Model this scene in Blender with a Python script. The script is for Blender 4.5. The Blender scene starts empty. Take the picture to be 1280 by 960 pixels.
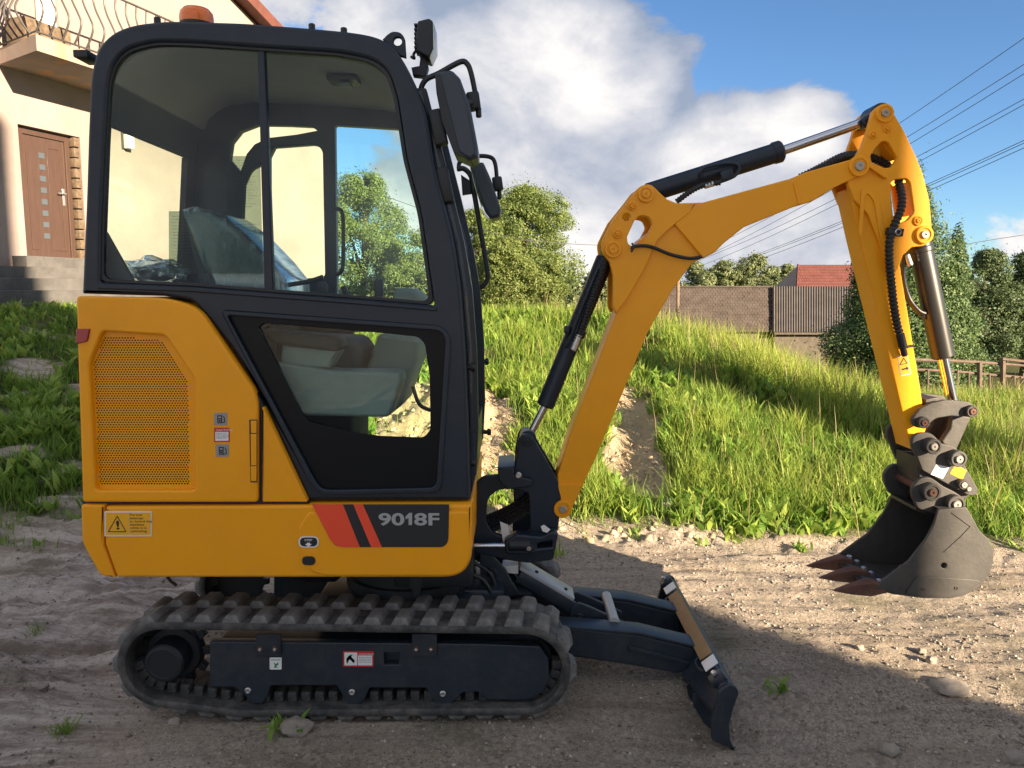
import bpy, bmesh, math, random
import numpy as np
from mathutils import Vector, Matrix, noise as mnoise
R = math.radians
rng = np.random.default_rng(7)
random.seed(7)
SC = bpy.context.scene
COL = SC.collection

# ------------------------------------------------------------------ camera, sky, sun, exposure
F = 967.0            # focal length in photograph pixels (1280 wide)
HC = 1.56            # eye height
TH = math.atan(115 / F)
CT, ST = math.cos(TH), math.sin(TH)
cam = bpy.data.cameras.new("camera")
cam.lens = F / 1280 * 36
cam.sensor_width = 36
cam.clip_end = 3000
cam.clip_start = 0.05
co = bpy.data.objects.new("camera", cam)
COL.objects.link(co)
co.location = (0, 0, HC)
co.rotation_euler = (math.pi / 2 - TH, 0, 0)
SC.camera = co

SUN_EL = R(15.2)
SX, SY = -0.72, 0.69          # horizontal travel of the light
SUN_AZ = math.atan2(-SX, -SY)  # compass-like angle of the sun, from +Y towards +X
SKY_STRENGTH = 0.065
SUN_STRENGTH = 2.85
SC.view_settings.view_transform = 'Standard'
SC.view_settings.look = 'None'
SC.view_settings.gamma = 1
SC.view_settings.exposure = 2.85

def unit(v):
    return Vector(v).normalized()

def ray(x, y):
    u = (x - 640) / F
    v = (480 - y) / F
    return Vector((u, CT + v * ST, -ST + v * CT))

def P(x, y, Y):
    """point of the place that stands at depth Y behind the lens and shows at (x, y) of the photograph"""
    d = ray(x, y)
    t = Y / d.y
    return Vector((d.x * t, Y, HC + d.z * t))

def nd(nt, typ, **kw):
    n = nt.nodes.new(typ)
    for k, v in kw.items():
        if k.startswith('i_'):
            n.inputs[int(k[2:])].default_value = v
        else:
            setattr(n, k, v)
    return n

def make_world():
    w = bpy.data.worlds.new("World")
    SC.world = w
    w.use_nodes = True
    nt = w.node_tree
    nt.nodes.clear()
    L = nt.links.new
    out = nd(nt, 'ShaderNodeOutputWorld')
    sky = nd(nt, 'ShaderNodeTexSky', sky_type='NISHITA', sun_disc=False)
    sky.sun_elevation = SUN_EL
    sky.sun_rotation = SUN_AZ
    sky.altitude = 1500
    sky.air_density = 1.0
    sky.dust_density = 0.15
    sky.ozone_density = 2.0
    bg = nd(nt, 'ShaderNodeBackground')
    bg.inputs[1].default_value = SKY_STRENGTH
    hue = nd(nt, 'ShaderNodeMixRGB', blend_type='MULTIPLY')
    hue.inputs[0].default_value = 1
    hue.inputs[2].default_value = (.275, .345, .415, 1)
    L(sky.outputs[0], hue.inputs[1])
    L(hue.outputs[0], bg.inputs[0])
    tc = nd(nt, 'ShaderNodeTexCoord')
    nrm = nd(nt, 'ShaderNodeVectorMath', operation='NORMALIZE')
    L(tc.outputs['Generated'], nrm.inputs[0])
    # cumulus masses: (direction, outer angle, weight)
    px = [(590, 120, 150, .9), (690, 95, 150, 1.0), (640, 180, 150, .9), (790, 105, 90, .85), (850, 70, 40, .6), (770, 205, 140, .8), (900, 200, 120, .85),
          (1000, 165, 75, .85), (1050, 150, 40, .6), (470, 40, 90, .8), (560, 190, 130, .8), (740, 290, 90, .95), (950, 290, 120, .85), (1010, 330, 120, .8), (820, 330, 120, .8),
          (350, 30, 75, .62), (300, 40, 60, .55), (1250, 310, 90, .55), (860, 250, 130, .75)]
    blobs = []
    for x, y, r, wt in px:
        blobs.append((unit(ray(x, y)), math.atan(r / F), wt))
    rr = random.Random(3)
    for k in range(64):  # extra unseen clouds around and behind the lens, added to brighten the shade
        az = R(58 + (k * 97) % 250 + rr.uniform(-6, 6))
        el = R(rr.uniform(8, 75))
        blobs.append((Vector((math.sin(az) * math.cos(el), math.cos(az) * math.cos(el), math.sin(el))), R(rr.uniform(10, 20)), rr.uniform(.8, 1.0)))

    def field(vec, detail, shade=.75):
        acc = None
        for c, a, wt in blobs:
            dt = nd(nt, 'ShaderNodeVectorMath', operation='DOT_PRODUCT')
            L(vec, dt.inputs[0])
            dt.inputs[1].default_value = c
            mr = nd(nt, 'ShaderNodeMapRange', interpolation_type='SMOOTHSTEP')
            mr.inputs[1].default_value = math.cos(a * 1.15)
            mr.inputs[2].default_value = math.cos(a * 0.1)
            mr.inputs[3].default_value = 0
            mr.inputs[4].default_value = wt
            L(dt.outputs['Value'], mr.inputs[0])
            if acc is None:
                acc = mr.outputs[0]
            else:
                mx = nd(nt, 'ShaderNodeMath', operation='SMOOTH_MAX')
                mx.inputs[2].default_value = 0.25
                L(acc, mx.inputs[0]); L(mr.outputs[0], mx.inputs[1])
                acc = mx.outputs[0]
        mp = nd(nt, 'ShaderNodeMapping')
        mp.inputs['Scale'].default_value = (1, 1, 1.5)
        L(vec, mp.inputs[0])
        nz = nd(nt, 'ShaderNodeTexNoise')
        nz.inputs['Scale'].default_value = 6.5
        nz.inputs['Detail'].default_value = detail
        nz.inputs['Roughness'].default_value = 0.60
        nz.inputs['Distortion'].default_value = 0.25
        L(mp.outputs[0], nz.inputs['Vector'])
        m1 = nd(nt, 'ShaderNodeMath', operation='MULTIPLY_ADD')
        m1.inputs[1].default_value = 1.5
        m1.inputs[2].default_value = -0.75 - 0.42
        L(nz.outputs[0], m1.inputs[0])
        ad = nd(nt, 'ShaderNodeMath', operation='ADD')
        L(m1.outputs[0], ad.inputs[0]); L(acc, ad.inputs[1])
        sh = nd(nt, 'ShaderNodeMath', operation='MULTIPLY_ADD')
        sh.inputs[1].default_value = shade
        L(nz.outputs[0], sh.inputs[0]); L(acc, sh.inputs[2])
        return ad.outputs[0], sh.outputs[0]

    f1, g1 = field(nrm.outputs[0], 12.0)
    of = nd(nt, 'ShaderNodeVectorMath', operation='ADD')
    of.inputs[1].default_value = (0.03, -0.01, 0.075)
    L(nrm.outputs[0], of.inputs[0])
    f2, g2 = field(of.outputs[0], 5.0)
    alpha = nd(nt, 'ShaderNodeMapRange', interpolation_type='SMOOTHSTEP')
    alpha.inputs[1].default_value = 0.0
    alpha.inputs[2].default_value = 0.17
    L(f1, alpha.inputs[0])
    df = nd(nt, 'ShaderNodeMath', operation='SUBTRACT')
    L(g1, df.inputs[0]); L(g2, df.inputs[1])
    lit = nd(nt, 'ShaderNodeMapRange')
    lit.inputs[1].default_value = -0.38
    lit.inputs[2].default_value = 0.13
    L(df.outputs[0], lit.inputs[0])
    cr = nd(nt, 'ShaderNodeValToRGB')
    cr.color_ramp.elements[0].color = (0.145, 0.175, 0.235, 1)
    cr.color_ramp.elements[1].color = (0.47, 0.45, 0.435, 1)
    e = cr.color_ramp.elements.new(0.5)
    e.color = (0.285, 0.292, 0.32, 1)
    L(lit.outputs[0], cr.inputs[0])
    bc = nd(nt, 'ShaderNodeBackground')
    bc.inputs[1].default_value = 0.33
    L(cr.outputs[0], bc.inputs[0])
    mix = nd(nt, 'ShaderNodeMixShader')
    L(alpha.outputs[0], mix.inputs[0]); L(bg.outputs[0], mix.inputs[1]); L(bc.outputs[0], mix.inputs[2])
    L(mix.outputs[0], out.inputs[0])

make_world()
sl = bpy.data.lights.new("sun", 'SUN')
sl.energy = SUN_STRENGTH
sl.angle = R(0.4)
sl.color = (1.0, 0.80, 0.56)
so = bpy.data.objects.new("sun", sl)
COL.objects.link(so)
so.location = (20, -18, 12)
sd = Vector((SX, SY, -math.tan(SUN_EL) * math.hypot(SX, SY)))
so.rotation_euler = sd.to_track_quat('-Z', 'Y').to_euler()

# ------------------------------------------------------------------ materials
MATS = {}

def mat(name, col, rough=0.5, metal=0.0, var=0.0, vscale=6.0, bump=0.0, bscale=40.0, coat=0.0, col2=None, spec=0.5, dust=0.0, dustcol=(.30, .26, .21)):
    m = bpy.data.materials.new(name)
    m.use_nodes = True
    nt = m.node_tree
    L = nt.links.new
    b = nt.nodes['Principled BSDF']
    b.inputs['Base Color'].default_value = (*col, 1)
    b.inputs['Roughness'].default_value = rough
    b.inputs['Metallic'].default_value = metal
    b.inputs['Coat Weight'].default_value = coat
    b.inputs['Coat Roughness'].default_value = 0.15
    b.inputs['Specular IOR Level'].default_value = spec
    tc = nd(nt, 'ShaderNodeTexCoord')
    csock = None
    if var > 0 or col2:
        nz = nd(nt, 'ShaderNodeTexNoise')
        nz.inputs['Scale'].default_value = vscale
        nz.inputs['Detail'].default_value = 8
        nz.inputs['Roughness'].default_value = .65
        L(tc.outputs['Object'], nz.inputs['Vector'])
        mr = nd(nt, 'ShaderNodeMapRange')
        mr.inputs[1].default_value = .3
        mr.inputs[2].default_value = .7
        L(nz.outputs[0], mr.inputs[0])
        mx = nd(nt, 'ShaderNodeMixRGB')
        c2 = col2 if col2 else tuple(c * (1 - var) for c in col)
        c1 = col if col2 else tuple(min(1, c * (1 + var)) for c in col)
        mx.inputs[1].default_value = (*c1, 1)
        mx.inputs[2].default_value = (*c2, 1)
        L(mr.outputs[0], mx.inputs[0])
        csock = mx.outputs[0]
        rr = nd(nt, 'ShaderNodeMapRange')
        rr.inputs[3].default_value = max(0.02, rough - .08)
        rr.inputs[4].default_value = min(1, rough + .12)
        L(nz.outputs[0], rr.inputs[0])
        L(rr.outputs[0], b.inputs['Roughness'])
    if dust > 0:
        n2 = nd(nt, 'ShaderNodeTexNoise')
        n2.inputs['Scale'].default_value = 14
        n2.inputs['Detail'].default_value = 10
        n2.inputs['Roughness'].default_value = .75
        L(tc.outputs['Object'], n2.inputs['Vector'])
        m2 = nd(nt, 'ShaderNodeMapRange')
        m2.inputs[1].default_value = .42
        m2.inputs[2].default_value = .75
        m2.inputs[4].default_value = dust
        L(n2.outputs[0], m2.inputs[0])
        x2 = nd(nt, 'ShaderNodeMixRGB')
        x2.inputs[1].default_value = (*col, 1)
        x2.inputs[2].default_value = (*dustcol, 1)
        if csock: L(csock, x2.inputs[1])
        L(m2.outputs[0], x2.inputs[0])
        csock = x2.outputs[0]
    if csock: L(csock, b.inputs['Base Color'])
    if bump > 0:
        n3 = nd(nt, 'ShaderNodeTexNoise')
        n3.inputs['Scale'].default_value = bscale
        n3.inputs['Detail'].default_value = 6
        L(tc.outputs['Object'], n3.inputs['Vector'])
        bp = nd(nt, 'ShaderNodeBump')
        bp.inputs['Strength'].default_value = bump
        bp.inputs['Distance'].default_value = .01
        L(n3.outputs[0], bp.inputs['Height'])
        L(bp.outputs[0], b.inputs['Normal'])
    MATS[name] = m
    return m

YEL = mat('yellow_paint', (.88, .362, .007), .36, var=.04, vscale=3, coat=.06, spec=.28, dust=.05, bump=.02, bscale=300)
CHAR = mat('charcoal_paint', (.010, .019, .033), .36, spec=.4, var=.15, vscale=5, dust=.03, bump=.02, bscale=250)
BLK = mat('black_plastic', (.010, .013, .018), .45, var=.2, bump=.03, bscale=200)
GLOSSBLK = mat('black_glazing', (.004, .006, .009), .35, spec=.2)
LUGD = mat('dusty_lug_rubber', (.095, .092, .088), .8, var=.3, vscale=9, bump=.3, bscale=60, dust=.8, dustcol=(.27, .262, .25))
RUB = mat('track_rubber', (.028, .029, .031), .72, var=.3, vscale=9, bump=.25, bscale=60, dust=.55, dustcol=(.24, .215, .19))
FRM = mat('undercarriage_paint', (.012, .021, .033), .42, var=.2, vscale=7, dust=.10, bump=.03, bscale=150)
STEEL = mat('bucket_steel', (.046, .044, .042), .6, var=.30, vscale=11, bump=.10, bscale=70, dust=.35, dustcol=(.085, .072, .058))
DSTEEL = mat('bucket_dark_steel', (.030, .028, .027), .55, var=.25, vscale=9, dust=.12)
CHROME = mat('chrome_rod', (.62, .62, .64), .16, metal=1.0)
CYLB = mat('bucket_cylinder_paint', (.020, .019, .018), .33, var=.15)
HOSE = mat('hose_rubber', (.012, .013, .015), .42, bump=.1, bscale=200)
RUST = mat('rusty_steel', (.16, .065, .035), .75, var=.35, vscale=20, bump=.2, bscale=80, col2=(.07, .035, .03))
ZINC = mat('zinc_bolt', (.55, .54, .52), .35, metal=.8)
PINM = mat('pin_steel', (.42, .38, .33), .4, metal=.6, var=.2)
WHITE = mat('white_print', (.75, .75, .74), .45)
REDP = mat('red_print', (.85, .075, .028), .38, coat=.2)
REDS = mat('red_sticker', (.55, .03, .03), .45)
SILV = mat('silver_print', (.36, .37, .38), .35)
DGREY = mat('dark_decal', (.020, .023, .027), .34)
YELS = mat('yellow_sticker', (.85, .42, .012), .45)
GREYS = mat('grey_sticker', (.28, .29, .29), .45)
GREENP = mat('green_print', (.02, .22, .10), .5)
LENS = mat('red_lens', (.30, .012, .018), .25, coat=.4)
CARD = mat('cardboard', (.30, .185, .085), .85, var=.15, vscale=8, bump=.05, bscale=120)
TRIM = mat('interior_plastic', (.16, .205, .205), .55, var=.08)
LINING = mat('roof_lining', (.30, .29, .275), .8, var=.05)
LINDK = mat('dark_lining', (.03, .032, .034), .7)
SEATM = mat('seat_fabric', (.055, .065, .08), .75, var=.2)
PLASTER = mat('cream_plaster', (.262, .212, .197), .9, var=.16, vscale=.8, bump=.12, bscale=60)
SLAB = mat('balcony_concrete', (.25, .205, .18), .85, var=.12, vscale=2.5, bump=.1, bscale=50)
STEPC = mat('step_concrete', (.085, .082, .08), .9, var=.3, vscale=4, bump=.3, bscale=40)
IRON = mat('wrought_iron', (.055, .05, .048), .5, var=.2)
RWOOD = mat('fascia_wood', (.11, .036, .026), .65, var=.2)
STONE = mat('rough_stone', (.12, .085, .055), .9, var=.5, vscale=12, bump=.5, bscale=25)
PALEST = mat('pale_stone', (.25, .22, .185), .9, var=.2, vscale=12, bump=.4, bscale=40)
POSTW = mat('weathered_wood', (.17, .125, .09), .85, var=.3, vscale=8, bump=.3, bscale=40)
FENCEM = mat('rusty_fence_paint', (.12, .085, .065), .8, var=.3, vscale=10)
WIREM = mat('power_cable', (.06, .06, .065), .6)

def wood_mat(name, col, scale):
    m = mat(name, col, .45, var=.18, vscale=4, coat=.1)
    nt = m.node_tree
    for n in nt.nodes:
        if n.type == 'TEX_NOISE':
            mp = nd(nt, 'ShaderNodeMapping')
            mp.inputs['Scale'].default_value = scale
            tc = [t for t in nt.nodes if t.type == 'TEX_COORD'][0]
            nt.links.new(tc.outputs['Object'], mp.inputs[0])
            nt.links.new(mp.outputs[0], n.inputs['Vector'])
    return m
DOORW = wood_mat('brown_door_wood', (.062, .034, .024), (6, 6, .7))

def glass_mat(name, tint, refl=1.0, rough=0.0):
    m = bpy.data.materials.new(name)
    m.use_nodes = True
    nt = m.node_tree
    nt.nodes.clear()
    L = nt.links.new
    o = nd(nt, 'ShaderNodeOutputMaterial')
    t = nd(nt, 'ShaderNodeBsdfTransparent')
    t.inputs[0].default_value = (*tint, 1)
    g = nd(nt, 'ShaderNodeBsdfGlossy')
    g.inputs['Roughness'].default_value = rough
    g.inputs[0].default_value = (.9, .95, 1, 1)
    fr = nd(nt, 'ShaderNodeFresnel')
    fr.inputs[0].default_value = 1.45
    mm = nd(nt, 'ShaderNodeMath', operation='MULTIPLY')
    mm.inputs[1].default_value = refl
    mx = nd(nt, 'ShaderNodeMixShader')
    ge = nd(nt, 'ShaderNodeNewGeometry')
    iv = nd(nt, 'ShaderNodeMath', operation='SUBTRACT')
    iv.inputs[0].default_value = 1
    L(ge.outputs['Backfacing'], iv.inputs[1])
    m2 = nd(nt, 'ShaderNodeMath', operation='MULTIPLY')
    L(fr.outputs[0], mm.inputs[0]); L(mm.outputs[0], m2.inputs[0]); L(iv.outputs[0], m2.inputs[1]); L(m2.outputs[0], mx.inputs[0])
    L(t.outputs[0], mx.inputs[1]); L(g.outputs[0], mx.inputs[2])
    L(mx.outputs[0], o.inputs[0])
    return m
GLASS = glass_mat('tinted_window_glass', (.93, .985, .955), .9)
FILM = glass_mat('clear_plastic_film', (.74, .82, .90), 6, .16)
SHELL = mat('mirror_shell', (.026, .036, .052), .38)
_nt = FILM.node_tree
_o = [n for n in _nt.nodes if n.type == 'OUTPUT_MATERIAL'][0]
_src = _o.inputs[0].links[0].from_socket
_tc = nd(_nt, 'ShaderNodeTexCoord'); _mp = nd(_nt, 'ShaderNodeMapping'); _nz = nd(_nt, 'ShaderNodeTexNoise'); _mr = nd(_nt, 'ShaderNodeMapRange')
_mp.inputs['Scale'].default_value = (14, 3, 4); _mp.inputs['Rotation'].default_value = (0, R(40), 0)
_nz.inputs['Scale'].default_value = 2.2; _nz.inputs['Detail'].default_value = 7; _nz.inputs['Distortion'].default_value = 1.2
_mr.inputs[1].default_value = .44; _mr.inputs[2].default_value = .72; _mr.inputs[3].default_value = .05; _mr.inputs[4].default_value = .62
_df = nd(_nt, 'ShaderNodeBsdfDiffuse'); _df.inputs[0].default_value = (.55, .66, .78, 1)
_mx = nd(_nt, 'ShaderNodeMixShader')
_nt.links.new(_tc.outputs['Object'], _mp.inputs[0]); _nt.links.new(_mp.outputs[0], _nz.inputs['Vector']); _nt.links.new(_nz.outputs[0], _mr.inputs[0])
_nt.links.new(_mr.outputs[0], _mx.inputs[0]); _nt.links.new(_src, _mx.inputs[1]); _nt.links.new(_df.outputs[0], _mx.inputs[2]); _nt.links.new(_mx.outputs[0], _o.inputs[0])
MIRROR = mat('mirror_glass', (.8, .8, .8), .03, metal=1.0)
BEACON = mat('amber_plastic', (.85, .20, .015), .25, coat=.5)
BEACON.node_tree.nodes['Principled BSDF'].inputs['Subsurface Weight'].default_value = .6
PANEG = mat('dark_pane', (.07, .08, .09), .08, spec=.8)
PRINTF = glass_mat('faint_print', (.55, .62, .58), .3, .2)

def leaf_mat(name, c1, c2, trans=.35, rough=.55):
    m = bpy.data.materials.new(name)
    m.use_nodes = True
    nt = m.node_tree
    nt.nodes.clear()
    L = nt.links.new
    o = nd(nt, 'ShaderNodeOutputMaterial')
    at = nd(nt, 'ShaderNodeAttribute', attribute_name='tint')
    mx = nd(nt, 'ShaderNodeMixRGB')
    mx.inputs[1].default_value = (*c1, 1)
    mx.inputs[2].default_value = (*c2, 1)
    L(at.outputs['Fac'], mx.inputs[0])
    d = nd(nt, 'ShaderNodeBsdfPrincipled')
    d.inputs['Roughness'].default_value = rough
    d.inputs['Specular IOR Level'].default_value = .35
    L(mx.outputs[0], d.inputs['Base Color'])
    t = nd(nt, 'ShaderNodeBsdfTranslucent')
    L(mx.outputs[0], t.inputs[0])
    ms = nd(nt, 'ShaderNodeMixShader')
    ms.inputs[0].default_value = trans
    L(d.outputs[0], ms.inputs[1]); L(t.outputs[0], ms.inputs[2])
    L(ms.outputs[0], o.inputs[0])
    return m
GRASSM = leaf_mat('grass_blades', (.125, .25, .035), (.40, .45, .09), .45)
WEEDM = leaf_mat('weed_leaves', (.15, .29, .045), (.38, .48, .10), .45)
STALKM = leaf_mat('dry_stalks', (.22, .17, .08), (.33, .27, .13), .3)
LEAFA = leaf_mat('broad_leaves', (.10, .16, .04), (.24, .29, .09), .4)
LEAFY = leaf_mat('yellowish_leaves', (.125, .18, .045), (.23, .27, .085), .4)
LEAFD = leaf_mat('dark_leaves', (.055, .10, .045), (.13, .17, .07), .3)
LEAFC = leaf_mat('conifer_sprays', (.055, .115, .045), (.16, .22, .08), .3)
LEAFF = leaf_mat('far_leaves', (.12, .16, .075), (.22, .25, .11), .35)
BARK = mat('tree_bark', (.10, .08, .06), .9, var=.3, vscale=6, bump=.4, bscale=20)

# ------------------------------------------------------------------ helpers
def tag(o, label, cat, group=None, kind=None):
    if label: o['label'] = label
    if cat: o['category'] = cat
    if group: o['group'] = group
    if kind: o['kind'] = kind
    return o

def thing(name, label, cat, loc, group=None):
    o = bpy.data.objects.new(name, None)
    o.empty_display_size = .2
    COL.objects.link(o)
    o.location = loc
    o['base'] = [float(v) for v in loc]
    return tag(o, label, cat, group)

def base_of(o):
    while o.parent: o = o.parent
    return Vector(o['base']) if 'base' in o else Vector((0, 0, 0))

def smooth(me, ang=35):
    me.shade_smooth()
    me.set_sharp_from_angle(angle=R(ang))

def mk(name, me, m, parent=None, sm=35, label=None):
    """link a mesh built in world coordinates as ONE object"""
    if isinstance(me, bmesh.types.BMesh):
        bm = me
        me = bpy.data.meshes.new(name)
        bm.to_mesh(me)
        bm.free()
    me.name = name
    o = bpy.data.objects.new(name, me)
    COL.objects.link(o)
    if m:
        me.materials.clear()
        me.materials.append(m)
    if sm: smooth(me, sm)
    if parent:
        o.parent = parent
        me.transform(Matrix.Translation(-base_of(parent)))
    if label: o['label'] = label
    return o

def rnd(pts, r=0.0, n=5):
    """round the corners of a pixel polygon; a point may carry its own radius"""
    out = []
    N = len(pts)
    for i, p in enumerate(pts):
        rr = p[2] if len(p) > 2 else r
        a = Vector(pts[i - 1][:2]); b = Vector(p[:2]); c = Vector(pts[(i + 1) % N][:2])
        if rr <= 0:
            out.append((b.x, b.y)); continue
        da, dc = (a - b), (c - b)
        ra = min(rr, da.length * .48); rc = min(rr, dc.length * .48)
        p0 = b + da.normalized() * ra; p1 = b + dc.normalized() * rc
        for k in range(n + 1):
            t = k / n
            q = p0 * (1 - t) ** 2 + b * 2 * t * (1 - t) + p1 * t * t
            out.append((q.x, q.y))
    return out

def XZ(pts, Y):
    r = []
    for p in pts:
        q = P(p[0], p[1], Y)
        r.append((q.x, q.z))
    return r

def extr(pts, Y0, Y1, holes=(), bev=0.0, seg=2):
    """mesh: world (x,z) outline with holes, from depth Y0 to Y1, edges rounded"""
    cu = bpy.data.curves.new('outline', 'CURVE')
    cu.dimensions = '2D'
    cu.fill_mode = 'BOTH'
    th = Y1 - Y0
    bev = min(bev, th * .45)
    cu.extrude = th / 2 - bev
    cu.bevel_depth = bev
    cu.bevel_resolution = seg
    cu.offset = -bev
    for ring in [pts] + list(holes):
        s = cu.splines.new('POLY')
        s.points.add(len(ring) - 1)
        for k, (a, b) in enumerate(ring):
            s.points[k].co = (a, b, 0, 1)
        s.use_cyclic_u = True
    o = bpy.data.objects.new('outline', cu)
    COL.objects.link(o)
    dg = bpy.context.evaluated_depsgraph_get()
    me = bpy.data.meshes.new_from_object(o.evaluated_get(dg))
    bpy.data.objects.remove(o)
    bpy.data.curves.remove(cu)
    ym = (Y0 + Y1) / 2
    me.transform(Matrix(((1, 0, 0, 0), (0, 0, -1, ym), (0, 1, 0, 0), (0, 0, 0, 1))))
    return me

def plate(name, pts, Y0, Y1, m, parent, holes=(), bev=.006, r=0.0, Yp=None, sm=35, label=None):
    Yp = Y0 if Yp is None else Yp
    return mk(name, extr(XZ(rnd(pts, r), Yp), Y0, Y1, [XZ(rnd(h, 0), Yp) for h in holes], bev), m, parent, sm, label)

def bm_box(bm, c, s, rot=None, bev=0.0):
    ret = bmesh.ops.create_cube(bm, size=1)
    vs = ret['verts']
    M = Matrix.Translation(Vector(c)) @ (rot.to_4x4() if rot else Matrix.Identity(4)) @ Matrix.Diagonal((s[0], s[1], s[2], 1))
    for v in vs: v.co = M @ v.co
    if bev > 0:
        es = list({e for v in vs for e in v.link_edges})
        bmesh.ops.bevel(bm, geom=es, offset=bev, segments=2, affect='EDGES', profile=.5)
    return bm

def box(name, c, s, m, parent=None, rot=None, bev=0.004, label=None):
    return mk(name, bm_box(bmesh.new(), c, s, rot, bev), m, parent, 35, label)

def frames(pts):
    n = len(pts)
    tans = []
    for i in range(n):
        a = pts[max(0, i - 1)]; b = pts[min(n - 1, i + 1)]
        tans.append((b - a).normalized())
    up = Vector((0, 0, 1)) if abs(tans[0].z) < .9 else Vector((0, 1, 0))
    u = (up - tans[0] * up.dot(tans[0])).normalized()
    us = []
    for t in tans:
        u = (u - t * u.dot(t)).normalized()
        us.append((u, t.cross(u)))
    return us

def catmull(pts, k=6):
    pts = [Vector(p) for p in pts]
    if len(pts) < 3: return pts
    out = []
    for i in range(len(pts) - 1):
        p0 = pts[max(0, i - 1)]; p1 = pts[i]; p2 = pts[i + 1]; p3 = pts[min(len(pts) - 1, i + 2)]
        for j in range(k):
            t = j / k
            out.append(0.5 * ((2 * p1) + (p2 - p0) * t + (2 * p0 - 5 * p1 + 4 * p2 - p3) * t * t + (3 * p1 - p0 - 3 * p2 + p3) * t ** 3))
    out.append(pts[-1])
    return out

def bm_tube(bm, pts, rad, seg=10, cap=True):
    pts = [Vector(p) for p in pts]
    us = frames(pts)
    rings = []
    for i, p in enumerate(pts):
        r = rad[i] if isinstance(rad, (list, tuple)) else rad
        u, w = us[i]
        rings.append([bm.verts.new(p + (u * math.cos(2 * math.pi * k / seg) + w * math.sin(2 * math.pi * k / seg)) * r) for k in range(seg)])
    for a, b in zip(rings, rings[1:]):
        for k in range(seg):
            bm.faces.new((a[k], a[(k + 1) % seg], b[(k + 1) % seg], b[k]))
    if cap:
        bm.faces.new(rings[0][::-1]); bm.faces.new(rings[-1])
    return bm

def tube(name, pts, rad, m, parent=None, seg=10, curve=True, k=6, label=None):
    pts = catmull(pts, k) if curve else pts
    bm = bm_tube(bmesh.new(), pts, rad, seg)
    bmesh.ops.recalc_face_normals(bm, faces=bm.faces)
    return mk(name, bm, m, parent, 40, label)

def ribbed(name, pts, r, m, parent, pitch=.012):
    """hose in a spiral guard"""
    pts = catmull(pts, 24)
    L = [0]
    for a, b in zip(pts, pts[1:]): L.append(L[-1] + (b - a).length)
    n = int(L[-1] / (pitch / 4))
    q, rr = [], []
    j = 0
    for i in range(n + 1):
        s = L[-1] * i / n
        while j < len(L) - 2 and L[j + 1] < s: j += 1
        t = (s - L[j]) / max(1e-9, L[j + 1] - L[j])
        q.append(pts[j].lerp(pts[j + 1], t))
        rr.append(r * (1.0 if i % 4 in (0, 1) else .80))
    bm = bm_tube(bmesh.new(), q, rr, 10)
    bmesh.ops.recalc_face_normals(bm, faces=bm.faces)
    return mk(name, bm, m, parent, 30)

def bm_lathe(bm, a, axis, prof, seg=28):
    """profile [(radius, distance along axis)] turned about a line through a"""
    axis = Vector(axis).normalized()
    up = Vector((0, 0, 1)) if abs(axis.z) < .9 else Vector((1, 0, 0))
    u = (up - axis * up.dot(axis)).normalized(); w = axis.cross(u)
    a = Vector(a)
    rings = []
    for r, h in prof:
        rings.append([bm.verts.new(a + axis * h + (u * math.cos(2 * math.pi * k / seg) + w * math.sin(2 * math.pi * k / seg)) * max(r, 1e-4)) for k in range(seg)])
    for p, q in zip(rings, rings[1:]):
        for k in range(seg):
            bm.faces.new((p[k], p[(k + 1) % seg], q[(k + 1) % seg], q[k]))
    bm.faces.new(rings[0][::-1]); bm.faces.new(rings[-1])
    bmesh.ops.recalc_face_normals(bm, faces=bm.faces)
    return bm

def lathe(name, a, axis, prof, m, parent=None, seg=28, sm=35, label=None):
    return mk(name, bm_lathe(bmesh.new(), a, axis, prof, seg), m, parent, sm, label)

def rod(name, a, b, r, m, parent=None, seg=20, c=.003):
    a = Vector(a); b = Vector(b)
    L = (b - a).length
    return lathe(name, a, b - a, [(r - c, 0), (r, c), (r, L - c), (r - c, L)], m, parent, seg)

def boss(px, py, Y, rpx, h, m, parent, name='pin_boss', pin=PINM, pr=.45, dark=None):
    """turned boss standing h proud of a face at depth Y, with its pin end"""
    c = P(px, py, Y)
    r = rpx * Y / F
    o = lathe(name, c + Vector((0, .01, 0)), (0, -1, 0), [(r, 0), (r, .01 + h - .003), (r - .003, .01 + h), (r * .72, .01 + h), (r * .70, .01 + h - .004), (r * .6, .01 + h - .004)], m, parent, 28)
    if pin:
        lathe('pin', c + Vector((0, -h + .006, 0)), (0, -1, 0), [(r * pr, 0), (r * pr, .009), (r * pr - .002, .011), (r * .14, .011), (r * .12, .007)], pin, o if parent.parent is None else parent, 20)
    return o

def text(name, s, x, y, Y, hpx, m, parent, sx=1.0, bold=0.0, space=1.0, line=1.0):
    """flat lettering, lower left corner at the pixel (x, y)"""
    cu = bpy.data.curves.new('lettering', 'FONT')
    cu.body = s
    cu.size = 1.0
    cu.offset = bold
    cu.space_character = space
    cu.space_line = line
    cu.extrude = .0
    cu.resolution_u = 4
    o = bpy.data.objects.new('lettering', cu)
    COL.objects.link(o)
    dg = bpy.context.evaluated_depsgraph_get()
    me = bpy.data.meshes.new_from_object(o.evaluated_get(dg))
    bpy.data.objects.remove(o)
    k = hpx * Y / F / .69
    p = P(x, y, Y)
    me.transform(Matrix(((k * sx, 0, 0, p.x), (0, 0, -1, Y), (0, k, 0, p.z), (0, 0, 0, 1))))
    return mk(name, me, m, parent, 0)

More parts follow.
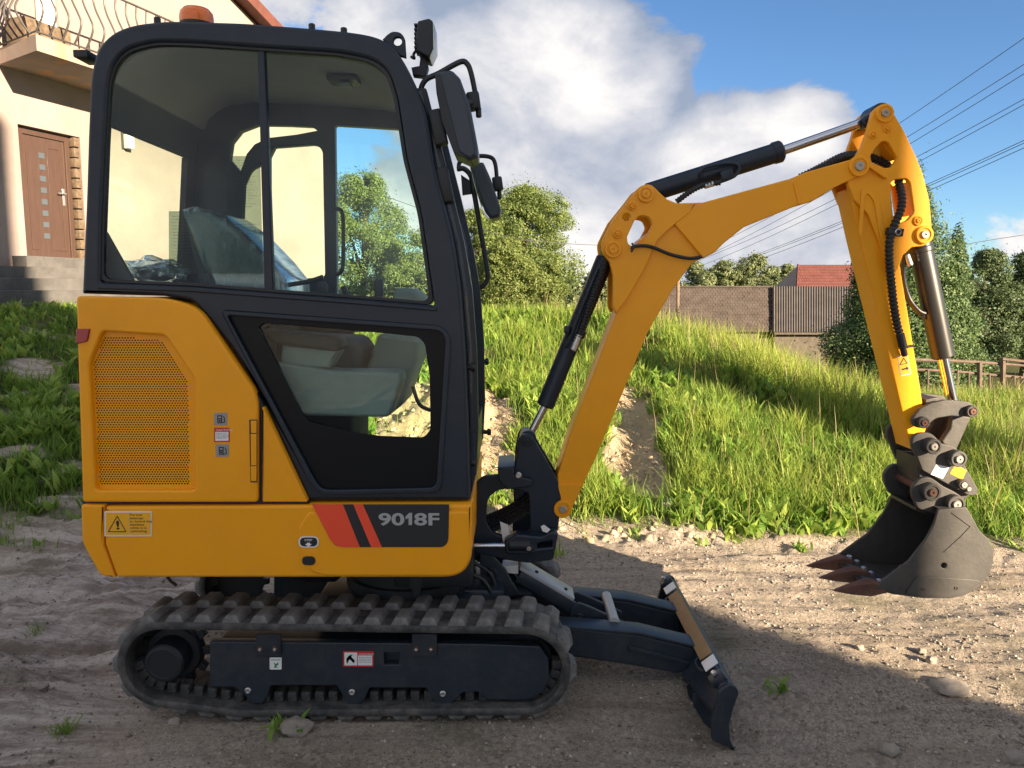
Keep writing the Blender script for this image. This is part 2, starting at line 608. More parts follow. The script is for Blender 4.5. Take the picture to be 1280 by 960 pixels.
def quadmesh(name, V, Fq, m, parent=None, tint=None, kind=None, tri=False):
    me = bpy.data.meshes.new(name)
    nv = len(V); nf = len(Fq); k = Fq.shape[1]
    me.vertices.add(nv)
    me.vertices.foreach_set('co', np.ascontiguousarray(V, dtype=np.float32).ravel())
    me.loops.add(nf * k)
    me.loops.foreach_set('vertex_index', np.ascontiguousarray(Fq, dtype=np.int32).ravel())
    me.polygons.add(nf)
    me.polygons.foreach_set('loop_start', np.arange(0, nf * k, k, dtype=np.int32))
    me.update(calc_edges=True)
    if tint is not None:
        a = me.attributes.new('tint', 'FLOAT', 'FACE')
        a.data.foreach_set('value', np.ascontiguousarray(tint, dtype=np.float32))
    o = mk(name, me, m, parent, 0)
    if kind: o['kind'] = kind
    return o

# numpy gradient noise
_perm = rng.permutation(512)
def _h(ix, iy):
    return _perm[(_perm[ix % 512] + iy) % 512]
def pnoise(x, y):
    xi = np.floor(x).astype(int); yi = np.floor(y).astype(int)
    xf = x - xi; yf = y - yi
    u = xf * xf * xf * (xf * (xf * 6 - 15) + 10); v = yf * yf * yf * (yf * (yf * 6 - 15) + 10)
    def g(ix, iy, dx, dy):
        a = _h(ix, iy) * (2 * math.pi / 512)
        return np.cos(a) * dx + np.sin(a) * dy
    n00 = g(xi, yi, xf, yf); n10 = g(xi + 1, yi, xf - 1, yf)
    n01 = g(xi, yi + 1, xf, yf - 1); n11 = g(xi + 1, yi + 1, xf - 1, yf - 1)
    return (n00 * (1 - u) + n10 * u) * (1 - v) + (n01 * (1 - u) + n11 * u) * v * 1.0
def fbm(x, y, o=5, g=.5):
    s = 0; a = 1; 
    for k in range(o):
        s = s + a * pnoise(x + 17.3 * k, y - 9.1 * k)
        a *= g; x = x * 2.03; y = y * 2.03
    return s
def sstep(a, b, x):
    t = np.clip((x - a) / (b - a), 0, 1)
    return t * t * (3 - 2 * t)

# ------------------------------------------------------------------ terrain
def toe(X):
    return 4.92 - .24 * np.clip(X - .4, 0, 4) - .10 * np.clip(-X - 1, 0, 5) + .22 * pnoise(X * 1.3, X * 0 + 3.7)

def relief(X, Y):
    """(height, grass cover, bare sand, dark grit)"""
    tY = toe(X)
    H = 1.20 - .30 * sstep(.3, 2.6, X) - .86 * sstep(1.6, 5.2, X) + 0.12 * sstep(-3, -7, X)
    L = 4.9 + .5 * sstep(1, 5, X)
    s = np.clip((Y - tY) / L, 0, 1)
    z = H * (s ** .85) * (1 - .18 * s * s * 0)
    # beyond the crest the ground falls away to the right and behind, and stays up by the house
    side = sstep(-5.5, 1.5, X - (Y - 12) * .22)
    fall = sstep(10.3, 17, Y) * 1.55 + sstep(16, 38, Y) * 1.5
    z = z - fall * side
    z = z - (1 - side) * sstep(19, 45, Y) * 1.5
    bank = sstep(0.0, .25, s)
    # ridge whose far side stays in its own shade
    q = ((X - 1.62) * 2.5 + (Y - 8.5) * 1.4) / math.hypot(2.5, 1.4)
    win = sstep(5.4, 6.4, Y) * (1 - sstep(9.0, 10.5, Y))
    z = z + win * (.17 * sstep(-.16, .14, q) * (1 - sstep(.3, 1.8, q)))
    # washed out gullies
    gx = .98 + .10 * (Y - 6) + .05 * np.sin(Y * 5)
    gul = np.exp(-((X - gx) / .23) ** 2) * sstep(4.9, 5.5, Y) * (1 - sstep(7.0, 7.9, Y))
    z = z - .13 * gul
    sx = (X + .58) / .62
    sand = np.exp(-sx ** 4) * sstep(4.9, 5.4, Y) * (1 - sstep(6.9, 7.6, Y))
    z = z + sand * (.12 * fbm(X * 3.2, Y * 3.2, 5, .6) + .03 * np.abs(fbm(X * 11, Y * 11, 3, .6))) + gul * .04 * fbm(X * 9, Y * 9, 4, .6)
    z = z + bank * (.10 * fbm(X * .9, Y * .9, 4) + .045 * fbm(X * 4, Y * 4, 3)) * (1 - sstep(14, 30, Y) * .6)
    # driven-over dirt: long ruts, clods, fine grain
    flat = 1 - bank
    lft = sstep(-1.0, -2.0, X)
    rut = fbm(X * .8 + 4, Y * 3.6 + .5 * pnoise(X * .9, Y), 4)
    z = z + flat * (.026 + .095 * lft) * rut
    z = z + flat * .007 * fbm(X * 1.3, Y * 13, 3) + flat * (.008 + .022 * lft) * fbm(X * 9, Y * 9, 4, .6) + flat * .006 * np.abs(fbm(X * 26, Y * 26, 3, .6))
    # clods along the toe
    cl = np.exp(-((Y - tY - .05) / .22) ** 2) * sstep(-.2, .5, X)
    z = z + cl * .05 * np.clip(fbm(X * 5, Y * 5, 4, .6), 0, 1)
    # the dirt under the machine is pressed flat
    pad = (1 - sstep(.95, 1.35, np.abs(X + .55))) * (1 - sstep(.55, .8, np.abs(Y - 3.14)))
    z = z * (1 - .85 * pad * flat)
    z = z - .085 * np.exp(-(((X - .80) / .42) ** 2 + ((Y - 2.45) / .42) ** 2)) * flat
    # grass cover
    g = sstep(.0, .075, s + .055 * fbm(X * 1.7, Y * 1.7, 3))
    g = g * (1 - sstep(.30, .55, gul + .30 * fbm(X * 3.1 + 2, Y * 3.1, 4))) * (1 - .96 * sstep(.30, .6, sand + .22 * fbm(X * 2.5, Y * 2.5, 3)))
    lp = sstep(-2.2, -3.2, X) * (1 - sstep(8.0, 9.6, Y))
    g = g * (1 - lp * .9 * sstep(.06, .24, fbm(X * 1.5 + 7, Y * 1.9, 4)) )
    sm = np.clip(gul * .9 + sand + lp * .25, 0, 1)
    return z, g, sm

def dry(X, Y):
    return sstep(-.9, -1.7, X + .35 * fbm(X * 1.1, Y * 1.6, 3)) * .75

def height(x, y):
    return float(relief(np.array([float(x)]), np.array([float(y)]))[0][0])

def axis(spans):
    out = []
    for a, b, st in spans:
        n = max(1, int(round((b - a) / st)))
        out += list(np.linspace(a, b, n, endpoint=False))
    out.append(spans[-1][1])
    return np.array(out)

def make_ground():
    xs = axis([(-900, -200, 90), (-200, -60, 20), (-60, -20, 4), (-20, -8, .6), (-8, -4.2, .08), (-4.2, 4.2, .022), (4.2, 8, .08), (8, 20, .6), (20, 60, 4), (60, 200, 20), (200, 900, 90)])
    ys = axis([(-300, -60, 40), (-60, -10, 5), (-10, 0, .8), (0, 1.9, .12), (1.9, 5.6, .020), (5.6, 8, .05), (8, 14, .12), (14, 40, .9), (40, 100, 5), (100, 300, 25), (300, 1500, 150)])
    X, Y = np.meshgrid(xs, ys)
    z, g, s = relief(X.ravel(), Y.ravel())
    V = np.stack([X.ravel(), Y.ravel(), z], 1)
    nx, ny = len(xs), len(ys)
    i = np.arange(nx - 1)[None, :] + np.arange(ny - 1)[:, None] * nx
    i = i.ravel()
    Fq = np.stack([i, i + 1, i + nx + 1, i + nx], 1)
    m = bpy.data.materials.new('dirt_and_turf')
    m.use_nodes = True
    nt = m.node_tree
    L = nt.links.new
    b = nt.nodes['Principled BSDF']
    b.inputs['Roughness'].default_value = .95
    b.inputs['Specular IOR Level'].default_value = .15
    tc = nd(nt, 'ShaderNodeTexCoord')
    def noise(sc, det, ro=.6, vec=None):
        n = nd(nt, 'ShaderNodeTexNoise')
        n.inputs['Scale'].default_value = sc
        n.inputs['Detail'].default_value = det
        n.inputs['Roughness'].default_value = ro
        L(vec or tc.outputs['Object'], n.inputs['Vector'])
        return n.outputs[0]
    def ramp(sock, a, b_):
        r = nd(nt, 'ShaderNodeMapRange')
        r.inputs[1].default_value = a; r.inputs[2].default_value = b_
        L(sock, r.inputs[0])
        return r.outputs[0]
    def mixc(f, c1, c2):
        x = nd(nt, 'ShaderNodeMixRGB')
        for k, c in ((1, c1), (2, c2)):
            if isinstance(c, tuple): x.inputs[k].default_value = (*c, 1)
            else: L(c, x.inputs[k])
        if isinstance(f, float): x.inputs[0].default_value = f
        else: L(f, x.inputs[0])
        return x.outputs[0]
    mp = nd(nt, 'ShaderNodeMapping')
    mp.inputs['Scale'].default_value = (.5, 1.8, 1)
    L(tc.outputs['Object'], mp.inputs[0])
    dirt = mixc(ramp(noise(1.6, 9, .65, mp.outputs[0]), .36, .66), (.60, .49, .375), (.38, .315, .255))
    dirt = mixc(ramp(noise(6, 8, .7), .50, .72), dirt, (.43, .385, .325))
    dirt = mixc(ramp(noise(48, 7, .8), .53, .64), dirt, (.11, .095, .08))
    dirt = mixc(ramp(noise(120, 4, .75), .55, .64), dirt, (.52, .47, .40))
    dirt = mixc(ramp(noise(14, 8, .75), .58, .70), dirt, (.18, .15, .12))
    dirt = mixc(ramp(noise(2.3, 5, .6), .60, .75), dirt, (.30, .21, .135))
    m3 = nd(nt, 'ShaderNodeMapping')
    m3.inputs['Scale'].default_value = (.45, 4.5, 1)
    m3.inputs['Rotation'].default_value = (0, 0, R(-6))
    L(tc.outputs['Object'], m3.inputs[0])
    dirt = mixc(ramp(noise(2.2, 9, .7, m3.outputs[0]), .50, .62), dirt, (.20, .155, .125))
    dirt = mixc(ramp(noise(3.1, 9, .7, m3.outputs[0]), .56, .70), dirt, (.60, .53, .44))
    for sc_, lo_, hi_, am_ in ((58, .085, .66, .62), (140, .09, .74, .55)):
        vo = nd(nt, 'ShaderNodeTexVoronoi')
        vo.inputs['Scale'].default_value = sc_
        vo.inputs['Randomness'].default_value = 1
        L(tc.outputs['Object'], vo.inputs['Vector'])
        bw = nd(nt, 'ShaderNodeRGBToBW')
        L(vo.outputs['Color'], bw.inputs[0])
        cell = mixc(bw.outputs[0], (lo_ * 1.2, lo_ * 1.05, lo_ * .95), (hi_ * 1.08, hi_ * .92, hi_ * .74))
        sel = nd(nt, 'ShaderNodeMath', operation='MULTIPLY')
        L(ramp(noise(2.6 if sc_ < 100 else 1.7, 6, .65), .38, .56), sel.inputs[0]); sel.inputs[1].default_value = am_
        dirt = mixc(sel.outputs[0], dirt, cell)
    sand = mixc(ramp(noise(5, 8, .7), .35, .7), (.62, .48, .30), (.42, .31, .19))
    turf = mixc(ramp(noise(7, 7, .7), .35, .7), (.050, .075, .016), (.12, .10, .045))
    a1 = nd(nt, 'ShaderNodeAttribute', attribute_name='grassy')
    a2 = nd(nt, 'ShaderNodeAttribute', attribute_name='sandy')
    a3 = nd(nt, 'ShaderNodeAttribute', attribute_name='dry')
    pale = mixc(ramp(noise(2.4, 10, .75, m3.outputs[0]), .44, .56), (.80, .72, .66), (.30, .24, .21))
    pale = mixc(ramp(noise(30, 6, .75), .52, .66), pale, (.36, .31, .28))
    dirt = mixc(a3.outputs['Fac'], dirt, pale)
    c = mixc(a2.outputs['Fac'], dirt, sand)
    c = mixc(a1.outputs['Fac'], c, turf)
    L(c, b.inputs['Base Color'])
    bp = nd(nt, 'ShaderNodeBump')
    bp.inputs['Strength'].default_value = 1.0
    bp.inputs['Distance'].default_value = .028
    ad = nd(nt, 'ShaderNodeMath', operation='MULTIPLY_ADD')
    ad.inputs[1].default_value = .5
    L(noise(160, 5, .75), ad.inputs[0]); L(noise(38, 6, .7), ad.inputs[2])
    L(ad.outputs[0], bp.inputs['Height'])
    L(bp.outputs[0], b.inputs['Normal'])
    o = quadmesh('ground', V, Fq, m, None, None, 'structure')
    me = o.data
    for nm, arr in (('grassy', g), ('sandy', s), ('dry', dry(X.ravel(), Y.ravel()))):
        a = me.attributes.new(nm, 'FLOAT', 'POINT')
        a.data.foreach_set('value', np.ascontiguousarray(arr, dtype=np.float32))
    me.shade_smooth()
    return o
make_ground()

# ------------------------------------------------------------------ grass, weeds, gravel
def scatter(n, x0, x1, y0, y1, pw):
    """points thinning out with distance"""
    u = rng.random(n)
    e = 1 - pw
    Y = (y0 ** e + u * (y1 ** e - y0 ** e)) ** (1 / e)
    X = rng.uniform(-1, 1, n)
    X = (x0 + x1) / 2 + X * (x1 - x0) / 2
    return X, Y

def blades(X, Y, Z, ln, wd, lean, segs=2, curl=.5):
    n = len(X)
    az = rng.random(n) * 2 * math.pi
    dx, dy = np.cos(az), np.sin(az)
    px, py = -dy, dx
    base = np.stack([X, Y, Z], 1)
    D = np.stack([dx, dy, 0 * dx], 1); Pp = np.stack([px, py, 0 * px], 1)
    up = np.array([0, 0, 1.0])
    V = np.zeros((n, segs * 2 + 1, 3))
    for k in range(segs):
        t = k / segs
        off = D * (lean * ln * t ** 1.6)[:, None] + up * (ln * t * (1 - curl * .35 * lean * t))[:, None]
        w = (wd * (1 - .35 * t) * .5)[:, None]
        if k == 0: w = w * .6
        V[:, k * 2] = base + off - Pp * w
        V[:, k * 2 + 1] = base + off + Pp * w
    off = D * (lean * ln)[:, None] + up * (ln * (1 - curl * .35 * lean))[:, None]
    V[:, segs * 2] = base + off
    m = segs * 2 + 1
    f = []
    o = np.arange(n)[:, None] * m
    for k in range(segs - 1):
        f.append(o + np.array([[2 * k, 2 * k + 1, 2 * k + 3]]))
        f.append(o + np.array([[2 * k, 2 * k + 3, 2 * k + 2]]))
    f.append(o + np.array([[2 * segs - 2, 2 * segs - 1, 2 * segs]]))
    Fq = np.concatenate(f, 0)
    rep = len(f)
    return V.reshape(-1, 3), Fq, rep

def in_view(X, Y, mg=.5):
    return (X > -.70 * Y - mg) & (X < .70 * Y + mg)

def make_grass():
    X, Y = scatter(470000, -10, 12, 4.3, 26, 1.7)
    k = in_view(X, Y)
    X, Y = X[k], Y[k]
    z, g, s = relief(X, Y)
    cl = fbm(X * 1.6, Y * 1.6, 3)
    k = rng.random(len(X)) < np.clip(g * (.55 + .75 * cl + .25), 0, 1)
    X, Y, z, g, cl = X[k], Y[k], z[k], g[k], cl[k]
    n = len(X)
    far = sstep(7, 16, Y)
    q = ((X - 1.62) * 2.5 + (Y - 8.5) * 1.4) / math.hypot(2.5, 1.4)
    tall = sstep(-.1, .5, q) * sstep(1.2, 2.5, X) * (1 - .7 * sstep(3.2, 4.6, X))
    lowl = sstep(-2.2, -3.0, X)
    ln = (.09 + .17 * rng.random(n) ** 1.4) * (1 + .5 * np.clip(cl, -.6, .8)) * (1 + .75 * tall) * (1 - .35 * lowl) * (.45 + .55 * g)
    wd = (.0050 + .0055 * rng.random(n)) * (1 + 1.3 * far)
    lean = .15 + .75 * rng.random(n)
    V, Fq, rep = blades(X, Y, z - .01, ln, wd, lean, 2)
    tint = np.clip(.35 + .35 * rng.standard_normal(n) * .6 + .5 * cl + .25 * tall - .30 * lowl, 0, 1)
    o = quadmesh('grass', V, Fq, GRASSM, None, np.tile(tint, rep), 'stuff')
    tag(o, 'tall sunlit green grass covering the bank behind the excavator', 'grass')
    # broad weed leaves (docks, dandelions) in rosettes
    X, Y = scatter(15000, -9, 8, 4.3, 11, 1.6)
    k = in_view(X, Y)
    X, Y = X[k], Y[k]
    z, g, s = relief(X, Y)
    k = rng.random(len(X)) < np.clip(g * 1.0 + .015, 0, 1) * (.35 + 1.2 * np.clip(fbm(X * .9 + 5, Y * .9, 3), -.2, .6))
    X, Y, z = X[k], Y[k], z[k]
    m = 7
    n = len(X) * m
    X = np.repeat(X, m) + rng.normal(0, .025, n); Y = np.repeat(Y, m) + rng.normal(0, .025, n); z = np.repeat(z, m)
    ln = .06 + .13 * rng.random(n)
    ln = ln * (.45 + .55 * np.repeat(g[k], m))
    V, Fq, rep = blades(X, Y, z - .005, ln, ln * (.20 + .14 * rng.random(n)), .35 + .65 * rng.random(n), 3, 1.0)
    # widen the middle of the leaf
    V = V.reshape(n, 7, 3)
    mid = (V[:, 2] + V[:, 3]) / 2
    V[:, 2] = mid + (V[:, 2] - mid) * 1.5; V[:, 3] = mid + (V[:, 3] - mid) * 1.5
    o = quadmesh('broadleaf_weeds', V.reshape(-1, 3), Fq, WEEDM, None, np.tile(rng.random(n), rep), 'stuff')
    tag(o, 'broad leaved weeds growing among the grass on the bank', 'weeds')
    # dry stalks on the ridge and along the toe
    X, Y = scatter(9000, .2, 9, 4.6, 15, 1.5)
    z, g, s = relief(X, Y)
    q = ((X - 1.62) * 2.5 + (Y - 8.5) * 1.4) / math.hypot(2.5, 1.4)
    k = rng.random(len(X)) < g * (.10 + .75 * sstep(-.25, .15, q) * (1 - .5 * sstep(.6, 2.5, q)))
    X, Y, z = X[k], Y[k], z[k]
    n = len(X)
    V, Fq, rep = blades(X, Y, z, .22 + .26 * rng.random(n), np.full(n, .0045) * (1 + .06 * Y), .05 + .35 * rng.random(n), 2)
    o = quadmesh('dry_stalks', V, Fq, STALKM, None, np.tile(rng.random(n), rep), 'stuff')
    tag(o, 'dry brown grass stalks standing along the ridge of the bank', 'stalks')
make_grass()

def make_gravel():
    N = 60000
    X, Y = scatter(N, -4.2, 4.2, 1.9, 5.4, 1.8)
    k = in_view(X, Y)
    X, Y = X[k], Y[k]
    z, g, s = relief(X, Y)
    k = (g < .35) & (rng.random(len(X)) < np.clip(.5 + .9 * fbm(X * 1.3, Y * 1.3, 3) + .35 * sstep(.2, 1.2, X), .05, 1))
    X, Y, z = X[k], Y[k], z[k]
    n = len(X)
    r = .0024 + .009 * rng.random(n) ** 5
    oct_ = np.array([[1, 0, 0], [0, 1, 0], [-1, 0, 0], [0, -1, 0], [0, 0, 1], [0, 0, -1.0]])
    V = oct_[None] * (r[:, None, None] * rng.uniform(.6, 1.4, (n, 6, 1)))
    a = rng.random(n) * 6.28
    ca, sa = np.cos(a), np.sin(a)
    Vx = V[..., 0] * ca[:, None] - V[..., 1] * sa[:, None]
    Vy = V[..., 0] * sa[:, None] + V[..., 1] * ca[:, None]
    V = np.stack([Vx + X[:, None], Vy + Y[:, None], V[..., 2] * .7 + z[:, None] + .001], 2)
    f = np.array([[0, 1, 4], [1, 2, 4], [2, 3, 4], [3, 0, 4], [1, 0, 5], [2, 1, 5], [3, 2, 5], [0, 3, 5]])
    Fq = (np.arange(n)[:, None, None] * 6 + f[None]).reshape(-1, 3)
    gm = leaf_mat('gravel_stone', (.12, .105, .09), (.40, .36, .30), 0.0, .9)
    o = quadmesh('gravel', V.reshape(-1, 3), Fq, gm, None, np.repeat(rng.random(n), 8), 'stuff')
    tag(o, 'small loose gravel scattered over the dirt track', 'gravel')
make_gravel()

def make_clods():
    X = rng.uniform(-1.5, 1.6, 9000); Y = rng.uniform(4.7, 8.0, 9000)
    z, g, s = relief(X, Y)
    k = (g < .30) & (rng.random(9000) < .55)
    X, Y, z = X[k], Y[k], z[k]
    n = len(X)
    r = .006 + .030 * rng.random(n) ** 5
    a = np.arange(5) * 2 * math.pi / 5
    ring = np.stack([np.cos(a), np.sin(a), 0 * a], 1)
    base = np.concatenate([ring, ring * .6 + np.array([0, 0, .6]), [[0, 0, .8]]], 0)
    V = base[None] * (r[:, None, None] * rng.uniform(.6, 1.35, (n, 11, 1)))
    V += np.stack([X, Y, z - r * .15], 1)[:, None, :]
    f = []
    for i in range(5):
        j = (i + 1) % 5
        f += [[i, j, 5 + j], [i, 5 + j, 5 + i], [5 + i, 5 + j, 10]]
    Fq = (np.arange(n)[:, None, None] * 11 + np.array(f)[None]).reshape(-1, 3)
    cm = leaf_mat('sandy_clod', (.32, .24, .15), (.58, .46, .30), 0.0, .95)
    o = quadmesh('clods', V.reshape(-1, 3), Fq, cm, None, np.repeat(rng.random(n), 15), 'stuff')
    tag(o, 'crumbled sandy clods lying in the washed out cuts of the bank', 'clods')
make_clods()

def stone(px, py, w, h, label, seed, m=PALEST):
    d = ray(px, py)
    Y = 3.0
    for _ in range(12):
        p = P(px, py, Y)
        t = (p.z - height(p.x, p.y))
        Y += t * 2.0
        Y = max(2, min(14, Y))
    p = P(px, py, Y)
    k = Y / F
    bm = bmesh.new()
    bmesh.ops.create_icosphere(bm, subdivisions=3, radius=1)
    rr = random.Random(seed)
    o3 = Vector((rr.random() * 9, rr.random() * 9, rr.random() * 9))
    for v in bm.verts:
        f = 1 + .35 * mnoise.noise(v.co * 1.3 + o3) + .12 * mnoise.noise(v.co * 4 + o3)
        c = v.co * f
        v.co = Vector((c.x * w * k * .5, c.y * w * k * .4, c.z * h * k * .55)) + Vector((p.x, p.y, height(p.x, p.y) + h * k * .25))
    o = mk('stone', bm, m, None, 40)
    tag(o, label, 'stone', 'loose stones on the dirt')
    return o
stone(1189, 864, 50, 16, 'long flat pale stone half buried in the sunlit dirt', 1)
stone(1112, 941, 26, 17, 'rounded pale stone on the shaded dirt near the bottom edge', 2)
stone(1012, 916, 11, 11, 'small round grey stone in the shade right of the blade', 3)
stone(1164, 828, 14, 11, 'small pale stone in the sun right of the shadow edge', 4)
stone(1074, 811, 12, 8, 'small pale stone on the sunlit dirt below the bucket teeth', 5)
stone(1268, 950, 30, 16, 'grey stone in the bottom right corner of the dirt', 6)
stone(1152, 815, 12, 8, 'tiny white stone beside another on the sunlit dirt', 8)
stone(838, 640, 30, 20, 'sandy clod at the foot of the washed out gully', 9)
stone(370, 915, 40, 26, 'pale crumbly clod beside a weed in front of the track', 10)
stone(218, 905, 16, 12, 'small pale stone lying in front of the left end of the track', 11)
stone(52, 860, 20, 10, 'small stone on the churned dirt left of the excavator', 12)

def tuft(px, py, n, ln, label, weed=False, gnd=None):
    Y = 3.0
    for _ in range(12):
        p = P(px, py, Y)
        Y = max(2, min(12, Y + (p.z - height(p.x, p.y)) * 2.0))
    p = P(px, py, Y)
    X = p.x + rng.normal(0, ln * .30, n); YY = p.y + rng.normal(0, ln * .25, n)
    z = relief(X, YY)[0]
    l = ln * (.5 + .7 * rng.random(n))
    V, Fq, rep = blades(X, YY, z - .004, l, l * (.22 if weed else .045) + .002, .3 + .8 * rng.random(n), 3, 1.0)
    o = quadmesh('grass_tuft', V, Fq, WEEDM if weed else GRASSM, None, np.tile(rng.random(n) * .5, rep))
    tag(o, label, 'tuft', 'plants on the dirt')
tuft(80, 917, 60, .06, 'small green tuft of grass in the bottom left dirt')
tuft(362, 915, 16, .09, 'small green weed against the pale clod in front of the track', True)
tuft(975, 866, 14, .07, 'lone pale weed in the shaded dirt right of the dozer blade', True)
tuft(45, 790, 30, .06, 'small green tuft on the churned dirt left of the track')
tuft(70, 545, 150, .22, 'dense grass clump on the bare patch behind the left corner')
tuft(85, 608, 130, .17, 'spiky grass clump close behind the rear of the excavator')
tuft(20, 620, 130, .15, 'low grass clump at the left edge by the bare soil')
tuft(795, 672, 16, .07, 'leafy weed in the sun at the foot of the gully', True)
tuft(1000, 690, 18, .08, 'straggly weed at the edge of the grass left of the bucket', True)

# ------------------------------------------------------------------ the excavator
EX = thing('mini_excavator', 'yellow and charcoal mini excavator with cab, boom and bucket standing on the dirt', 'excavator', (-.42, 3.14, 0))
YN, YC, YF = 2.65, 3.14, 3.63      # near side, middle, far side of the machine

def circ(px, py, r, Y):
    c = P(px, py, Y); e = P(px + r, py, Y)
    return c.x, c.z, abs(e.x - c.x)

def hull(circles):
    pts = []
    for cx, cz, r in circles:
        for k in range(180):
            a = 2 * math.pi * k / 180
            pts.append((cx + r * math.cos(a), cz + r * math.sin(a)))
    pts = sorted(set(pts))
    def half(ps):
        h = []
        for p in ps:
            while len(h) >= 2 and (h[-1][0] - h[-2][0]) * (p[1] - h[-2][1]) - (h[-1][1] - h[-2][1]) * (p[0] - h[-2][0]) <= 0: h.pop()
            h.append(p)
        return h
    h = half(pts)[:-1] + half(pts[::-1])[:-1]
    return h[::-1]          # clockwise: the top runs towards +X

def resample(loop, n):
    pts = [Vector((p[0], 0, p[1])) for p in loop]
    pts.append(pts[0])
    L = [0]
    for a, b in zip(pts, pts[1:]): L.append(L[-1] + (b - a).length)
    out = []
    j = 0
    for i in range(n):
        s = L[-1] * i / n
        while L[j + 1] < s: j += 1
        out.append(pts[j].lerp(pts[j + 1], (s - L[j]) / max(1e-9, L[j + 1] - L[j])))
    return out, L[-1]

CIRC = [circ(202, 832, 56, YN), circ(300, 870, 29, YN), circ(655, 840, 58, YN)]
LOOP = hull(CIRC)
LUG = None

def lug_mesh():
    bm = bmesh.new()
    def ring(lx, ly, z, sh):
        return [bm.verts.new((sx * lx / 2 + sh * sy, sy * ly / 2, z)) for sx, sy in ((-1, -1), (1, -1), (1, 1), (-1, 1))]
    a = ring(.066, .108, -.002, .006); b = ring(.052, .100, .014, .006); c = ring(.036, .086, .0235, .006)
    for p, q in ((a, b), (b, c)):
        for k in range(4): bm.faces.new((p[k], p[(k + 1) % 4], q[(k + 1) % 4], q[k]))
    bm.faces.new(c)
    me = bpy.data.meshes.new('tread_lug')
    bm.to_mesh(me); bm.free()
    me.materials.append(LUGD)
    return me

def place(name, me, pos, rot, parent):
    o = bpy.data.objects.new(name, me)
    COL.objects.link(o)
    o.parent = parent
    o.matrix_local = Matrix.Translation(Vector(pos) - base_of(parent)) @ rot.to_4x4()
    return o

LUGM = lug_mesh()
def guide_mesh():
    bm = bmesh.new()
    bm_box(bm, (0, 0, -.045), (.034, .05, .04), None, .007)
    me = bpy.data.meshes.new('guide_lug')
    bm.to_mesh(me); bm.free()
    me.materials.append(RUB)
    return me
GUIDEM = guide_mesh()

def track(y0, near):
    W = .25
    n = 216
    pts, L = resample(LOOP, n)
    bm = bmesh.new()
    rings = []
    th = .027
    for i, p in enumerate(pts):
        t = (pts[(i + 1) % n] - pts[i - 1]).normalized()
        nr = Vector((-t.z, 0, t.x))
        prof = [(0.004, 0), (0, -.005), (0, -th + .005), (.004, -th), (W - .004, -th), (W, -th + .005), (W, -.005), (W - .004, 0)]
        rings.append([bm.verts.new((p.x + nr.x * d, y0 + yy, p.z + nr.z * d)) for yy, d in prof])
    for i in range(n):
        a, b = rings[i], rings[(i + 1) % n]
        for k in range(8): bm.faces.new((a[k], a[(k + 1) % 8], b[(k + 1) % 8], b[k]))
    bmesh.ops.recalc_face_normals(bm, faces=bm.faces)
    T = mk('rubber_track', bm, RUB, EX, 40)
    N = 36
    st, _ = resample(LOOP, N * 2)
    for i in range(N * 2):
        p = st[i]
        t = (st[(i + 1) % (2 * N)] - st[i - 1]).normalized()
        nr = Vector((-t.z, 0, t.x))
        rot = Matrix(((t.x, 0, nr.x), (0, 1, 0), (t.z, 0, nr.z)))
        yy = y0 + (.060 if i % 2 == 0 else .190)
        place('tread_lug', LUGM, (p.x, yy, p.z), rot, T)
        if near and p.z < .2 and i % 2 == 0:
            place('guide_lug', GUIDEM, (p.x, y0 + .085, p.z), rot, T)
    for i in range(1, N * 2, 2):
        p = st[i]
        if near and p.z < .2:
            t = (st[(i + 1) % (2 * N)] - st[i - 1]).normalized()
            nr = Vector((-t.z, 0, t.x))
            place('guide_lug', GUIDEM, (p.x, y0 + .085, p.z), Matrix(((t.x, 0, nr.x), (0, 1, 0), (t.z, 0, nr.z))), T)
    return T
track(YN, True)
track(YF - .25, False)

